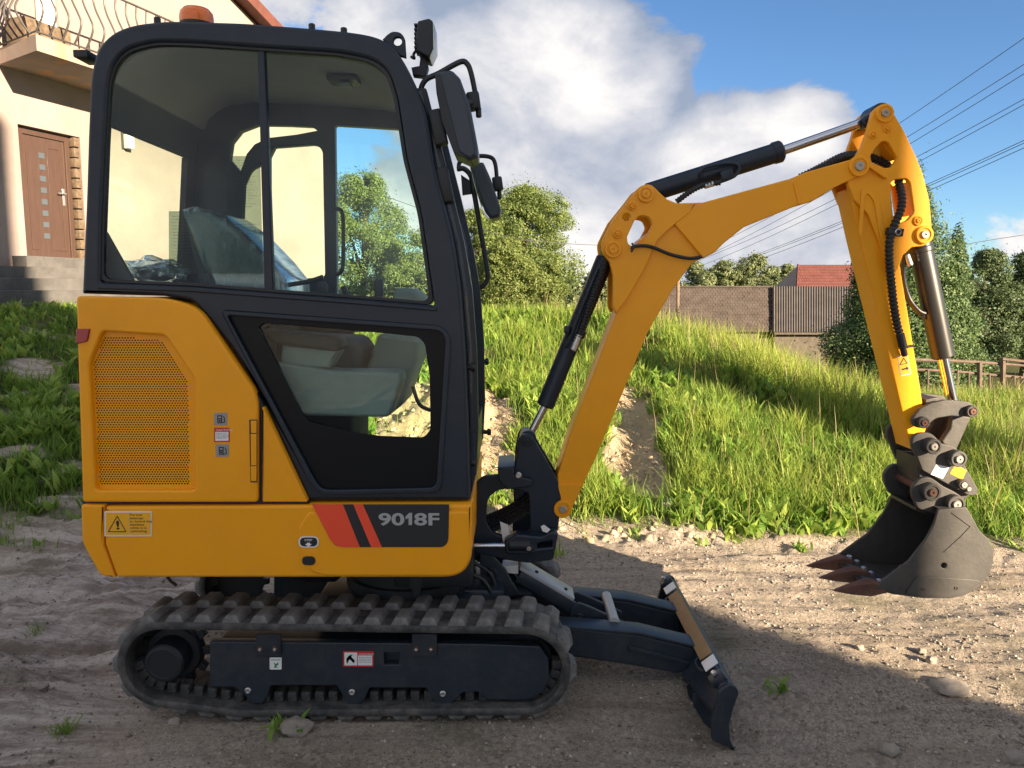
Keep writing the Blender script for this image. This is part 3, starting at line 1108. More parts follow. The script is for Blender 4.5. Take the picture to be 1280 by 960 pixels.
def frame_side(y0, sgn):
    """track frame with its side plate towards the outside"""
    yp = y0
    side = [(262, 802), (262, 859), (293, 859), (305, 869), (316, 880), (328, 880), (335, 869), (338, 857), (421, 857), (428, 869), (436, 882), (447, 883), (456, 874), (462, 860), (533, 860), (541, 874), (549, 884), (558, 884), (569, 875), (578, 866), (598, 865), (608, 875), (661, 875), (679, 866), (687, 849), (686, 824), (675, 808), (597, 805)]
    hole = [(480, 816), (499, 816), (499, 831), (480, 831)]
    if sgn > 0:
        T = plate('track_frame', side, yp, yp + .035, FRM, EX, [hole] , .004, 2)
    else:
        T = mk('track_frame', extr(XZ(rnd(side, 2), 2.69), yp - .035, yp, (), .004), FRM, EX)
    yb0, yb1 = (yp + .037, yp + .19) if sgn > 0 else (yp - .19, yp - .037)
    mk('frame_beam', extr(XZ(rnd([(268, 806), (268, 856), (660, 860), (672, 846), (668, 812)], 4), 2.69), yb0, yb1, (), .004), FRM, T)
    ya, yb_ = (yp - .012, yp + .19) if sgn > 0 else (yp - .19, yp + .012)
    # sprocket hub and drive plate
    c = P(205, 829, 2.68)
    ax = (0, -sgn, 0)
    lathe('sprocket_hub', Vector((c.x, yp + .11 * sgn, c.z)), ax, [(.104, 0), (.104, .035), (.098, .042), (.074, .044), (.072, .120), (.066, .128), (.055, .130), (.053, .127)], BLK, T, 36)
    gear = []
    for k in range(11):
        for da, rr in ((-.16, .105), (-.09, .132), (.09, .132), (.16, .105)):
            a = 2 * math.pi * k / 11 + da
            gear.append((c.x + rr * math.cos(a), c.z + rr * math.sin(a)))
    ys = sorted((yp + .085 * sgn, yp + .115 * sgn))
    mk('sprocket', extr(gear, ys[0], ys[1], (), .004), BLK, T)
    ci = P(655, 840, 2.69)
    lathe('idler_wheel', Vector((ci.x, yp + .15 * sgn, ci.z)), ax, [(.11, 0), (.125, .02), (.125, .06), (.11, .08)], BLK, T, 32)
    for bx, by in ((316, 868), (441, 870), (554, 872)):
        c = P(bx, by, 2.69)
        lathe('track_roller', Vector((c.x, yp + .16 * sgn, c.z + .006)), ax, [(.035, 0), (.038, .01), (.038, .09), (.035, .10)], BLK, T, 20)
    if sgn > 0:
        for bx, by in ((310, 863), (440, 865), (553.6, 867)):
            boss(bx, by, yp, 4.2, .006, ZINC, T, 'roller_bolt', None)
        for x0 in (320, 515):
            plate('bolt_tab', [(x0, 793), (x0 + 31, 793), (x0 + 31, 820), (x0, 820)], yp - .010, yp - .001, FRM, T, bev=.002, r=1)
            for dx in (5.5, 24):
                boss(x0 + dx, 811, yp - .010, 4.0, .007, RUST, T, 'pink_bolt', ZINC, .5)
    return T
TF = frame_side(2.69, 1)
frame_side(3.59, -1)
pk = MATS['rusty_steel']

def sticker(name, x0, y0, x1, y1, Y, m, parent, label=None, border=None, r=1.2, skew=0):
    pts = [(x0, y0), (x1, y0 + skew), (x1, y1 + skew), (x0, y1)]
    s = plate(name, pts, Y - .0012, Y, m, parent, bev=.0003, r=r, label=label)
    return s

Yd = 2.6885
s = sticker('red_warning_sticker', 428.7, 814, 467, 833.6, Yd, REDS, EX)
sticker('white_field', 430.5, 815.8, 446.5, 831.8, Yd - .0014, WHITE, s, r=.5)
sticker('text_field', 447.5, 819.5, 465.2, 831.8, Yd - .0014, WHITE, s, r=.5)
text('lettering', 'WARNING', 448.2, 818.6, Yd - .0026, 2.2, WHITE, s, 1.3)
text('lettering', 'Keep away from\nmachine swing\nand blade area\nwhile working', 448.5, 822.4, Yd - .0028, 1.5, DGREY, s, 1.25, 0, 1, 1.0)
plate('figure', [(433, 823), (437, 819), (441, 818), (439, 821), (444, 826), (442, 829), (437, 824), (434, 830), (433, 827)], Yd - .0026, Yd - .0016, DGREY, s, bev=0)
s = sticker('white_sticker', 337, 822, 352, 837, Yd, WHITE, EX)
text('lettering', 'GREASE', 338.4, 825.6, Yd - .0014, 2.0, GREENP, s, 1.3, .01)
plate('figure', [(342, 828), (345, 830), (348, 827.5), (348, 831), (345, 832.5), (347.5, 834.5), (342, 834.5), (343.5, 832)], Yd - .0016, Yd - .0014, GREENP, s, bev=0)

# middle of the undercarriage
def mx(px, py, Y=YC):
    return P(px, py, Y)
bm = bmesh.new()
bm_box(bm, (-.46, YC, .27), (.62, .46, .20), None, .02)
bm_box(bm, (-.18, YC, .30), (.30, .34, .16), None, .02)
UC = mk('undercarriage', bm, FRM, EX)
lathe('slew_ring', (-.42, YC, .36), (0, 0, 1), [(.27, 0), (.27, .05), (.255, .055), (.255, .10), (.275, .105), (.275, .17), (.26, .19)], BLK, EX, 48)
box('swing_motor', (-.30, 2.95, .50), (.30, .22, .13), BLK, EX, bev=.015)
lathe('muffler', (-.80, 2.98, .50), (1, 0, 0), [(.05, -.10), (.085, -.06), (.09, .0), (.085, .10), (.05, .14)], BLK, EX)
tube('drain_pipe', [P(208, 718, 2.9), P(213, 726, 2.9), P(221, 732, 2.9)], .006, BLK, EX)
box('floor_plate', (-.655, YC, .565), (.90, .84, .03), BLK, EX)
for k, (pp, r) in enumerate([([(575, 716), (600, 722), (612, 738), (614, 756)], .0095), ([(585, 700), (612, 716), (622, 742), (640, 752), (662, 745)], .008), ([(600, 730), (622, 748), (640, 756), (668, 752)], .007), ([(560, 735), (585, 732), (596, 748)], .006), ([(545, 738), (575, 742), (600, 750)], .007)]):
    tube('hydraulic_hose', [P(x, y, 2.98 + .03 * k) for x, y in pp], r, HOSE, EX)
box('hose_block', P(574, 731, 3.0), (.05, .06, .05), BLK, EX)
lathe('slew_motor', P(520, 716, 2.86), (0, 0, -1), [(.035, 0), (.035, .05), (.02, .055), (.02, .09)], BLK, EX)

# --- lower body
LB = plate('lower_body_panel', [(132, 633), (131, 680), (146, 722, 3), (572, 722, 18), (589, 704, 12), (590, 631, 2)], 2.665, 3.60, YEL, EX, bev=.010, r=2)
plate('raised_step', [(372, 662, 4), (385, 640, 4), (586, 640, 6), (587, 704, 12), (572, 720, 16), (402, 720, 16), (384, 712, 10)], 2.658, 2.70, YEL, LB, bev=.006, r=2)
CWT = plate('counterweight', [(101.5, 630.5, 4), (131, 630.5, 1), (130, 681), (145, 722, 2), (126, 720, 8), (103, 678, 6)], 2.668, 3.60, YEL, EX, bev=.008, r=2, Yp=2.672)
Yb = 2.664
dec = plate('dark_stripe_panel', [(390, 630.5), (561.5, 630.5), (560.5, 678, 8), (554, 684, 4), (422, 684, 14), (415, 678, 4)], 2.6562, 2.658, DGREY, EX, bev=.0003)
plate('red_stripe', [(390, 630.5), (428.5, 630.5), (449.8, 684), (423, 684, 10), (414, 677, 5)], 2.6550, 2.6561, REDP, dec, bev=.0002)
plate('red_stripe', [(441.6, 630.5), (453.5, 630.5), (477.3, 684), (464, 684)], 2.6550, 2.6561, REDP, dec, bev=.0002)
text('lettering', '90', 473.0, 656.2, 2.6555, 15.2, SILV, dec, 1.53, .026, 1.0)
plate('lettering', [(507, 645.6), (511.5, 641.2), (515.1, 641.2), (515.1, 656.3), (510.7, 656.3), (510.7, 647.6), (507, 649.2)], 2.6548, 2.6555, SILV, dec, bev=0)
text('lettering', '8F', 517.6, 656.2, 2.6555, 15.2, SILV, dec, 1.53, .026, 1.0)
ws = sticker('board_warning_sticker', 130.5, 639, 189.5, 670.5, Yb + .0005, WHITE, EX)
sticker('yellow_field', 132.2, 640.8, 160, 668.6, Yb - .0012, YELS, ws, r=.5)
sticker('yellow_field', 160.6, 640.8, 187.8, 668.6, Yb - .0012, YELS, ws, r=.5)
for a, b in (((135.5, 664.5), (146.5, 645)), ((146.5, 645), (157.5, 664.5)), ((157.5, 664.5), (135.5, 664.5))):
    tube('triangle_line', [P(*a, Yb - .0024), P(*b, Yb - .0024)], .0016, DGREY, ws, 6, False)
text('lettering', '!', 144.6, 661.5, Yb - .0026, 11, DGREY, ws, 1.4, .03)
text('lettering', 'Do not\nattempt\nto board the\nmachine\nwhile it is\noperating', 161.6, 645.0, Yb - .0028, 3.0, DGREY, ws, 1.28, .008, 1.0, .98)
for yy, hh, wh in ((677.5, 13, True), (701, 11, False)):
    if wh: sticker('oval_decal', 373, yy - 7, 398.5, yy + 7, 2.6575, WHITE, EX, r=7)
    d = sticker('dark_oval', 375 if wh else 377.5, yy - 5.5, 396.5 if wh else 394, yy + 5.5, 2.6562, BLK, EX, r=6)
    if wh:
        plate('arrow', [(383.5, 678.5), (387.5, 678.5), (387.5, 680), (390, 680), (385.5, 683.5), (381, 680), (383.5, 680)], 2.6544, 2.6548, WHITE, d, bev=0)
        text('lettering', 'STEP', 380.5, 676.3, 2.6546, 2.6, WHITE, d, 1.3, .01)

# --- engine cover with its perforated grille
EC = plate('engine_cover', [(97, 372, 3), (205, 374, 14), (242, 384, 14), (316, 492, 8), (320, 508, 5), (320, 627, 4), (104, 627, 3), (98, 430)], 2.705, 3.60, YEL, EX, bev=.012, r=2, Yp=2.665)
OPEN = [(127, 414, 5), (206, 419, 6), (243, 474, 8), (244, 613, 5), (119, 613, 5), (111, 455, 6)]
side = plate('cover_side_panel', [(95, 370, 5), (206, 372, 20), (247, 384, 18), (318, 489, 8), (322, 506, 6), (322, 628, 5), (103, 628, 4), (96.5, 430)], 2.665, 2.707, YEL, EC, [rnd(OPEN)], .008, 2)
side2 = plate('grille_backing', [(118, 408), (210, 412), (250, 470), (250, 620), (112, 620), (104, 455)], 2.700, 2.7045, BLK, EC, bev=0)
def in_poly(x, y, poly):
    c = False
    n = len(poly)
    for i in range(n):
        x1, y1 = poly[i][:2]; x2, y2 = poly[i - 1][:2]
        if (y1 > y) != (y2 > y) and x < (x2 - x1) * (y - y1) / (y2 - y1) + x1: c = not c
    return c
def grille():
    Y = 2.688
    G0 = [(131, 420), (200, 424.5), (235, 478), (237, 607), (125, 607), (117.5, 455)]
    poly = XZ(G0, Y)
    pitch = .0098
    p0 = P(108, 622, Y); p1 = P(250, 410, Y)
    V, Fq = [], []
    rows = int((p1.z - p0.z) / (pitch * .866)) + 1
    cols = int((p1.x - p0.x) / pitch) + 1
    ro = pitch / math.sqrt(3)
    for j in range(rows):
        for i in range(cols):
            x = p0.x + (i + .5 * (j % 2)) * pitch; z = p0.z + j * pitch * .866
            inner = in_poly(x, z, poly)
            near = in_poly(x, z, XZ([(122, 409), (208, 414), (249, 471), (249, 618), (114, 618), (106, 453)], Y))
            if not near: continue
            b = len(V)
            for k in range(6):
                a = R(30 + 60 * k)
                V.append((x + ro * math.cos(a), Y, z + ro * math.sin(a)))
            rr = .0033 if inner else 1e-5
            for k in range(6):
                a = R(30 + 60 * k)
                V.append((x + rr * math.cos(a), Y, z + rr * math.sin(a)))
            for k in range(6):
                Fq.append((b + k, b + (k + 1) % 6, b + 6 + (k + 1) % 6, b + 6 + k))
    o = quadmesh('perforated_grille', np.array(V), np.array(Fq), YEL, EC)
    return o
grille()
plate('tail_light', [(94.5, 411, 1), (112, 411, 1), (109, 427, 3), (94.5, 430, 1)], 2.659, 2.69, LENS, EC, bev=.003)
hg = plate('hinge_gap', [(311.5, 524.5), (321.5, 524.5), (321.5, 603), (313, 603)], 2.6635, 2.6665, BLK, EC, bev=0, r=.5)
for a, b in ((526, 541.5), (542.5, 582), (583, 601.5)):
    plate('hinge_leaf', [(313.2, a), (320.4, a), (320.4, b), (313.6, b)], 2.6580, 2.6632, YEL, EC, bev=.002)
TRI = plate('corner_panel', [(328, 508, 2), (384, 627.5, 2), (328, 627.5, 2)], 2.672, 2.74, YEL, EX, bev=.004)
plate('panel_seal', [(320, 490), (326, 500), (386, 630), (104, 630), (104, 626), (320, 626)], 2.685, 2.71, BLK, EX, bev=.001)
def fuel(x0, y0):
    s = sticker('fuel_sticker', x0, y0, x0 + 16.5, y0 + 15.5, 2.6645, GREYS, EX)
    Y = 2.6628
    plate('pump_icon', [(x0 + 4, y0 + 3), (x0 + 10, y0 + 3), (x0 + 10, y0 + 13), (x0 + 4, y0 + 13)], Y - .0004, Y, DGREY, s, [[(x0 + 5.2, y0 + 4.4), (x0 + 5.2, y0 + 6.8), (x0 + 8.8, y0 + 6.8), (x0 + 8.8, y0 + 4.4)]], 0)
    tube('pump_hose', [P(x0 + 10, y0 + 12, Y), P(x0 + 13, y0 + 11.5, Y), P(x0 + 13, y0 + 7, Y), P(x0 + 11.5, y0 + 4, Y)], .0016, DGREY, s, 6)
    tube('ring', [P(x0 + 7 + 1.8 * math.cos(a), y0 + 10 + 1.8 * math.sin(a), Y - .0008) for a in [k * math.pi / 4 for k in range(9)]], .0009, GREYS, s, 5, False)
fuel(267.5, 516); fuel(269.5, 555.5)
s = sticker('red_framed_sticker', 267.5, 534.5, 287, 552.5, 2.6645, REDS, EX)
sticker('white_field', 269, 540, 285.5, 551, 2.6632, WHITE, s, r=.5)
text('lettering', 'Diesel fuel\nonly. Stop the\nengine first', 269.8, 543.0, 2.6618, 1.8, DGREY, s, 1.2)
text('lettering', 'CAUTION', 270, 538.9, 2.6632, 2.6, WHITE, s, 1.2)

# --- cab
CB = [(102, 367, 2), (107, 250), (109.5, 167), (112.5, 96), (120, 61), (140, 40), (167, 30), (208, 25.5), (300, 28), (380, 34), (440, 39.5), (470, 45), (490, 56), (504, 75), (517, 100), (533, 137), (545, 215), (567, 300), (576, 360), (582, 439), (586, 538), (588, 626, 3), (385, 626, 2), (322, 487, 4), (290, 436, 4), (255, 392, 10), (240, 376, 6), (205, 370, 3)]
UPW = [(124.5, 353, 4), (125, 287), (129, 200), (134.5, 100), (141, 78), (158, 60), (192, 51.5), (240, 52.5), (318, 58), (425, 65), (465, 73), (486, 88), (497, 121), (509, 200), (527, 267), (543, 382, 4), (450, 374), (340, 366), (240, 358)]
LOW = [(280, 391, 6), (552, 411, 10), (559, 424, 6), (547, 612, 10), (402, 615, 14), (392, 604, 8)]
Yc0, Yc1 = 2.70, 3.58
CAB = plate('cab_frame', CB, Yc0, Yc0 + .05, CHAR, EX, [rnd(UPW, 14), rnd(LOW)], .012, 16)
cabxz = XZ(rnd(CB, 16), Yc0)
# far side: same outline, its own openings
FR = [(304, 230), (312, 212, 6), (331, 203, 3), (332, 352, 4), (298, 352, 4)]
FT = [(286, 199), (289, 178), (300, 164), (321, 156), (360, 156.5), (390, 158, 2), (396, 163), (370, 168), (335, 172), (318, 180), (308, 192), (300, 215)]
FB = [(336, 196), (342, 184), (395, 180, 8), (403, 188, 5), (406, 346, 5), (336, 352, 5)]
FC = [(418, 156, 3), (500, 161), (540, 164), (566, 300), (578, 398), (430, 390, 4), (421, 375)]
FD = [(440, 415, 5), (570, 415, 8), (582, 430), (584, 560), (545, 570), (445, 545)]
YF0 = 3.53
far = extr(cabxz, YF0, Yc1, [XZ(rnd(h), YF0) for h in (FR, FT, FB, FC, FD)], .006)
mk('far_cab_side', far, CHAR, CAB)
for nm, h in (('rear_side_pane', FR), ('rear_top_pane', FT), ('door_pane', FB), ('front_door_pane', FC), ('lower_door_pane', FD)):
    mk('window_pane', extr(XZ(rnd(h), YF0), YF0 + .015, YF0 + .020, (), 0), GLASS, CAB, 0)
tube('grab_handle', [P(421, 261, 3.50), P(427, 264, 3.46), P(429, 280, 3.46), P(429, 325, 3.46), P(427, 339, 3.46), P(421, 343, 3.50)], .009, BLK, CAB, 10, True, 4)
# roof, rear post panel, floor run across between the two sides
def band(pts, name, m, r=0, y0=Yc0 + .052, y1=YF0 - .002, parent=CAB, bev=.003):
    return mk(name, extr(XZ(rnd(pts, r), Yc0), y0, y1, (), bev), m, parent)
band([(113, 98), (121, 65), (141, 44), (168, 32), (208, 28), (300, 30), (380, 36), (440, 41.5), (470, 47), (490, 58), (503, 77), (515, 100), (508, 100), (497, 83), (484, 68), (462, 58), (430, 54), (300, 44), (210, 42), (172, 45), (150, 54), (132, 72), (124, 98)], 'roof_shell', CHAR, 8)
band([(128, 98), (136, 76), (154, 60), (176, 51), (212, 48), (300, 50), (430, 60), (460, 64), (478, 73), (476, 78), (430, 66), (300, 56), (214, 54), (178, 57), (158, 66), (142, 80), (134, 98)], 'roof_lining', LINING)
band([(103, 352), (112, 350), (240, 360), (240, 372), (205, 369), (102, 367)], 'rear_shelf', LINDK)
band([(112, 96), (126, 96), (120, 148), (109.5, 148)], 'rear_header', LINDK)
for y, w_ in ((Yc0 + .053, .05), (YF0 - .082, .08)):
    band([(109.5, 149), (120, 149), (113, 351), (103, 351)], 'rear_post', LINDK, y0=y, y1=y + w_)
plate('corner_gusset', [(126, 288), (132, 290), (167, 352, 2), (125, 354)], Yc0 + .06, Yc0 + .08, BLK, CAB, bev=.003)
mk('window_pane', extr(XZ([(112, 149), (115, 149), (107, 350), (104, 350)], Yc0), Yc0 + .104, YF0 - .084, (), 0), GLASS, CAB, 0)
band([(330, 612), (586, 612), (586, 624), (387, 624)], 'cab_floor', LINDK)
band([(262, 398), (290, 436), (322, 487), (384, 618), (398, 618), (335, 487), (306, 436), (275, 398)], 'cab_back_panel', LINDK, parent=CAB)
# front: windscreen between the pillars, its frame and bars
wsx = [(520, 108), (524, 108), (552, 214), (574, 302), (583, 362), (589, 440), (591, 540), (588, 540), (586, 440), (579, 362), (570, 302), (547, 214)]
mk('windscreen', extr(XZ(wsx, Yc0), Yc0 + .055, YF0 - .004, (), 0), GLASS, CAB, 20)
for yy, nm in ((Yc0 + .06, 'a'), (YF0 - .075, 'b')):
    band([(517, 104), (530, 104), (558, 214), (579, 302), (589, 362), (595, 440), (597, 540), (594, 600), (585, 600), (586, 540), (582, 439), (576, 362), (566, 302), (543, 214)], 'windscreen_frame', CHAR, 2, y0=yy, y1=yy + .045)
band([(585, 545), (593, 545), (593, 600), (588, 624), (582, 624)], 'front_lower_panel', CHAR)
tube('wiper_arm', [P(585, 440, 2.95), P(588, 400, 2.93), P(583, 320, 2.92), P(575, 280, 2.95)], .007, BLK, CAB)
box('wiper_motor', P(582, 443, 2.90), (.05, .06, .035), BLK, CAB, bev=.008)
for (x, y, Y) in ((587, 459, 2.76), (587, 578, 2.76), (606, 452, 3.5), (609, 540, 3.5)):
    lathe('rubber_stop', P(x - 6, y, Y), (1, 0, 0), [(.010, 0), (.010, .022), (.016, .024), (.016, .036), (.012, .040)], BLK, CAB, 14)
for (x, y, Y) in ((548, 160, 2.74), (556, 232, 2.74)):
    box('hinge_block', P(x, y, Y), (.045, .05, .12), BLK, CAB, Matrix.Rotation(R(-12), 3, 'Y'), .008)
# near side glazing: two sliding panes with the post between
PL = [p for p in UPW if p[0] < 320] + []
pl = [(124.5, 353), (125, 287), (129, 200), (134.5, 100), (141, 78), (158, 60), (192, 51.5), (240, 52.5), (318, 58), (330, 58), (340, 366), (240, 358)]
pr = [(326, 58.5), (425, 65), (465, 73), (486, 88), (497, 121), (509, 200), (527, 267), (543, 382), (450, 374), (336, 366)]
mk('window_pane', extr(XZ(pl, Yc0 + .02), Yc0 + .022, Yc0 + .027, (), 0), GLASS, CAB, 0)
mk('window_pane', extr(XZ(pr, Yc0 + .02), Yc0 + .032, Yc0 + .037, (), 0), GLASS, CAB, 0)
plate('window_post', [(321.5, 57), (330, 57.5), (342, 368), (330.5, 367)], Yc0 + .016, Yc0 + .046, CHAR, CAB, bev=.004)
plate('window_rail', [(122, 355), (240, 359), (450, 375.5), (546, 384), (546, 389), (450, 381), (240, 365), (122, 361)], Yc0 - .006, Yc0 + .02, CHAR, CAB, bev=.004)
plate('window_seal', [(124.5, 353), (125, 287), (129, 200), (134.5, 100), (141, 78), (158, 60), (192, 51.5), (240, 52.5), (318, 58), (425, 65), (465, 73), (486, 88), (497, 121), (509, 200), (527, 267), (543, 382), (450, 374), (340, 366), (240, 358)], Yc0 + .012, Yc0 + .034, BLK, CAB, [rnd([(129, 349), (130, 287), (133.5, 200), (138.5, 104), (145, 82), (161, 65), (194, 56.5), (240, 57.5), (318, 63), (424, 70), (462, 78), (482, 92), (492, 123), (504, 201), (522, 268), (537, 377), (450, 369.5), (340, 361.5), (240, 353.5)], 12)], .003, 12)
# lower window in its recessed black field
VIS = [(323, 409, 3), (330, 404, 3), (396, 409), (475, 416), (523, 421, 6), (531, 430, 4), (537, 470), (538, 537, 4), (530, 547, 5), (475, 545), (435, 539), (385, 527, 6), (378, 517, 4)]
plate('lower_window_surround', LOW, Yc0 + .012, Yc0 + .020, GLOSSBLK, CAB, [rnd(VIS)], .002)
mk('window_pane', extr(XZ(rnd(VIS), Yc0 + .012), Yc0 + .022, Yc0 + .027, (), 0), GLASS, CAB, 0)
plate('door_bead', [(276, 388, 8), (554, 407.5, 12), (564, 424, 8), (551.5, 616, 12), (401, 619.5, 16), (388, 606, 10)], Yc0 - .008, Yc0 + .01, CHAR, CAB, [rnd([(283, 394, 6), (551, 413.5, 10), (557, 425, 6), (545.5, 610, 10), (403, 613, 14), (394, 602, 8)])], .004)
# roof fittings
for x, y in ((197, 25), (390, 33), (430, 38)):
    lathe('roof_plug', P(x, y + 7, 2.90), (0, 0, 1), [(.012, 0), (.012, .025), (.009, .028)], BLK, CAB, 14)
box('rear_bracket', P(110, 72, 2.78), (.05, .10, .025), BLK, CAB, bev=.004)
plate('lifting_eye', [(478, 49), (484, 43), (490, 39, 3), (500, 39.5, 5), (506, 47, 4), (507.5, 72), (500, 70)], 2.745, 2.765, CHAR, CAB, [[(497 + 5.3 * math.cos(k * math.pi / 8), 51.5 + 5.3 * math.sin(k * math.pi / 8)) for k in range(16)]], .004)
lathe('beacon_base', P(246, 33, 3.10), (0, 0, 1), [(.06, 0), (.06, .035), (.05, .04)], BLK, CAB)
lathe('beacon_light', P(246, 27, 3.10), (0, 0, 1), [(.062, -.01), (.063, .012), (.060, .03), (.048, .044), (.028, .050)], BEACON, CAB, 32, 50)
# work light
WL = plate('work_light', [(522, 26, 2), (536, 22.5, 2), (541, 26, 2), (541.5, 60), (536, 72, 3), (521, 64, 2), (520, 45)], 2.80, 2.92, BLK, CAB, bev=.006)
plate('lamp_lens', [(537.5, 25.5), (542.5, 30), (543.5, 58), (537, 72), (538, 60)], 2.806, 2.914, MATS['zinc_bolt'], WL, bev=.002)
for k in range(6):
    plate('cooling_fin', [(517.5, 29 + k * 5.6), (523, 29 + k * 5.6), (523, 31.5 + k * 5.6), (517.5, 31.5 + k * 5.6)], 2.81, 2.91, BLK, WL, bev=.001)
plate('light_bracket', [(526, 66), (533, 68), (535, 84), (532, 96), (516, 94), (514, 84), (524, 82)], 2.84, 2.88, BLK, CAB, bev=.004)
tube('light_cable', [P(514, 71, 2.86), P(518, 73, 2.85), P(517, 68, 2.85), P(521, 62, 2.86)], .005, BLK, CAB)
# mirrors
def mirror(pts, glass, arm, clamp, knob, y0, y1, lit):
    M = plate('mirror', pts, y0, y1, SHELL, CAB, bev=.014, r=3)
    if glass: plate('mirror_glass', glass, y0 + .012, y1 - .012, MIRROR, M, bev=.002)
    ya = (y0 + y1) / 2
    tube('mirror_arm', [P(x, y, ya) for x, y in arm], .0095, BLK, M, 10, True, 5)
    box('mirror_clamp', P(clamp[0], clamp[1], ya), (.045, .05, .06), BLK, M, Matrix.Rotation(R(-8), 3, 'Y'), .008)
    rod('clamp_knob', P(knob[0], knob[1], ya), P(knob[0] + .5, knob[1] + 13, ya), .010, BLK, M)
    return M
m1 = mirror([(543, 90), (557, 87), (565, 87), (575, 97), (587, 130), (597, 183), (597.5, 196), (587, 201), (567, 190), (552, 150), (545, 115)], None,
       [(528, 136), (526, 114), (532, 100), (548, 92), (575, 77.5), (584, 80), (589, 92), (594, 116)], (592, 127), (598, 134), 2.70, 2.86, False)
plate('mirror_rim', [(543, 92), (550, 92), (575, 190), (590, 201), (567, 190.5), (552, 150.5)], 2.695, 2.865, BLK, m1, bev=.003)
rod('mirror_ball', P(577, 129, 2.72), P(588, 128, 2.76), .014, BLK, m1)
m2 = mirror([(590, 208), (596, 203), (604, 202), (613, 222), (626, 260), (625, 271), (613, 274), (606, 265), (596, 236)], [(587.5, 209), (595, 203.5), (600, 220), (612, 258), (616, 272), (610, 273), (603, 263), (594, 236)],
       [(575, 214), (574, 204), (583, 198), (600, 195), (614, 197), (619, 205), (621, 222)], (622, 230), (624, 236), 3.44, 3.60, True)
tube('front_grab_rail', [P(571, 211, 3.50), P(580, 211, 3.50), P(588, 219, 3.50), (P(591, 232, 3.50)), P(601, 290, 3.50), P(609, 338, 3.50), P(609, 350, 3.50), P(603, 358, 3.50), P(595, 360, 3.50)], .0115, BLK, CAB, 12, True, 5)
plate('rail_bracket', [(576, 218), (588, 226), (590, 242), (578, 244)], 3.50, 3.52, BLK, CAB, bev=.003)
# inside the cab
SEAT = plate('seat', [(226, 262, 3), (240, 259, 3), (268, 266, 6), (300, 290), (333, 325), (352, 350, 6), (358, 392), (345, 420), (262, 420), (247, 355), (236, 310)], 2.98, 3.30, SEATM, CAB, bev=.035, r=5)
plate('plastic_cover', [(224, 261, 3), (240, 257, 3), (269, 264, 6), (302, 289), (336, 324), (356, 349, 6), (360, 392), (345, 408), (285, 400), (262, 360), (247, 322)], 2.95, 3.33, FILM, SEAT, bev=.03, r=5)
plate('seat_cushion', [(340, 418, 8), (440, 424, 10), (452, 440, 8), (445, 470), (345, 465)], 2.98, 3.32, SEATM, SEAT, bev=.03)
plate('seat_base', [(340, 470), (440, 470), (440, 615), (330, 615)], 2.98, 3.34, LINDK, CAB, bev=.01)
c1 = plate('side_console', [(345, 452, 6), (417, 464), (500, 465, 4), (502, 476), (486, 522, 6), (378, 520, 6), (352, 480)], 2.78, 2.92, TRIM, CAB, bev=.012, r=2)
plate('console_pod', [(352, 430, 4), (425, 437, 4), (411, 461, 3), (385, 460), (350, 456)], 2.80, 2.91, TRIM, c1, bev=.01)
plate('armrest', [(329, 412, 4), (422, 421, 5), (428, 434, 4), (420, 440, 3), (338, 430, 6)], 2.78, 2.90, LINDK, c1, bev=.014)
plate('front_console', [(473, 417, 5), (524, 424, 8), (522, 450), (501, 508), (486, 520), (455, 468)], 3.05, 3.40, TRIM, CAB, bev=.015)
plate('grey_hood', [(487, 378, 3), (495, 360, 6), (515, 360, 8), (531, 375, 4), (533, 392), (486, 392)], 3.10, 3.36, TRIM, CAB, bev=.015)
tube('control_lever', [P(404, 395, 3.0), P(404, 372, 3.0), P(402, 356, 3.0)], [.008, .009, .010] + [.010] * 20, BLK, CAB, 10, False)
lathe('lever_grip', P(404, 372, 3.0), (-.05, 0, 1), [(.012, 0), (.020, .02), (.022, .045), (.014, .062)], BLK, CAB, 16)
box('monitor_post', P(474, 366, 3.2), (.035, .04, .11), BLK, CAB, bev=.005)
tube('travel_lever', [P(437, 385, 3.2), P(432, 366, 3.2), P(428, 358, 3.2)], .012, BLK, CAB)
tube('arm_bar', [P(355, 357, 3.0), P(385, 352, 3.0), P(404, 346, 3.0)], .009, BLK, CAB)
tube('cable', [P(516, 483, 3.1), P(524, 505, 3.1), P(538, 513, 3.1)], .008, BLK, CAB)
cl = mx(430, 104, 3.1)
box('ceiling_lamp', (P(430, 100, 3.0)).to_tuple(), (.11, .10, .02), BLK, CAB, bev=.004)
box('lamp_switch', P(433, 107, 3.0), (.04, .06, .012), TRIM, CAB, bev=.003)
lathe('speaker_cover', P(190, 96, 3.2), (0, 0, -1), [(.08, 0), (.085, .01), (.07, .02)], BLK, CAB)
box('visor_box', P(268, 75, 3.2), (.10, .10, .06), BLK, CAB, bev=.008)
# film label with a printed table stuck inside the near glass
lb = plate('film_label', [(284, 195), (325, 195), (329, 342), (211, 342), (211, 264), (284, 264)], Yc0 + .0285, Yc0 + .0290, PRINTF, CAB, bev=0)
def print_lines(x0, x1, y0, n, st, jit):
    V, Fq = [], []
    for k in range(n):
        xe = x1 - (k * jit) % 13
        b = len(V)
        for q in ((x0, y0 + k * st), (xe, y0 + k * st), (xe, y0 + k * st + .7), (x0, y0 + k * st + .7)):
            V.append(P(q[0], q[1], Yc0 + .0280)[:])
        Fq.append((b, b + 1, b + 2, b + 3))
    quadmesh('printed_text', np.array(V), np.array(Fq), PRINTF, lb)
print_lines(290, 322, 200, 18, 3.4, 5)
print_lines(216, 246, 270, 17, 4, 7)
print_lines(252, 280, 270, 17, 4, 3)
print_lines(290, 326, 280, 14, 4, 7)

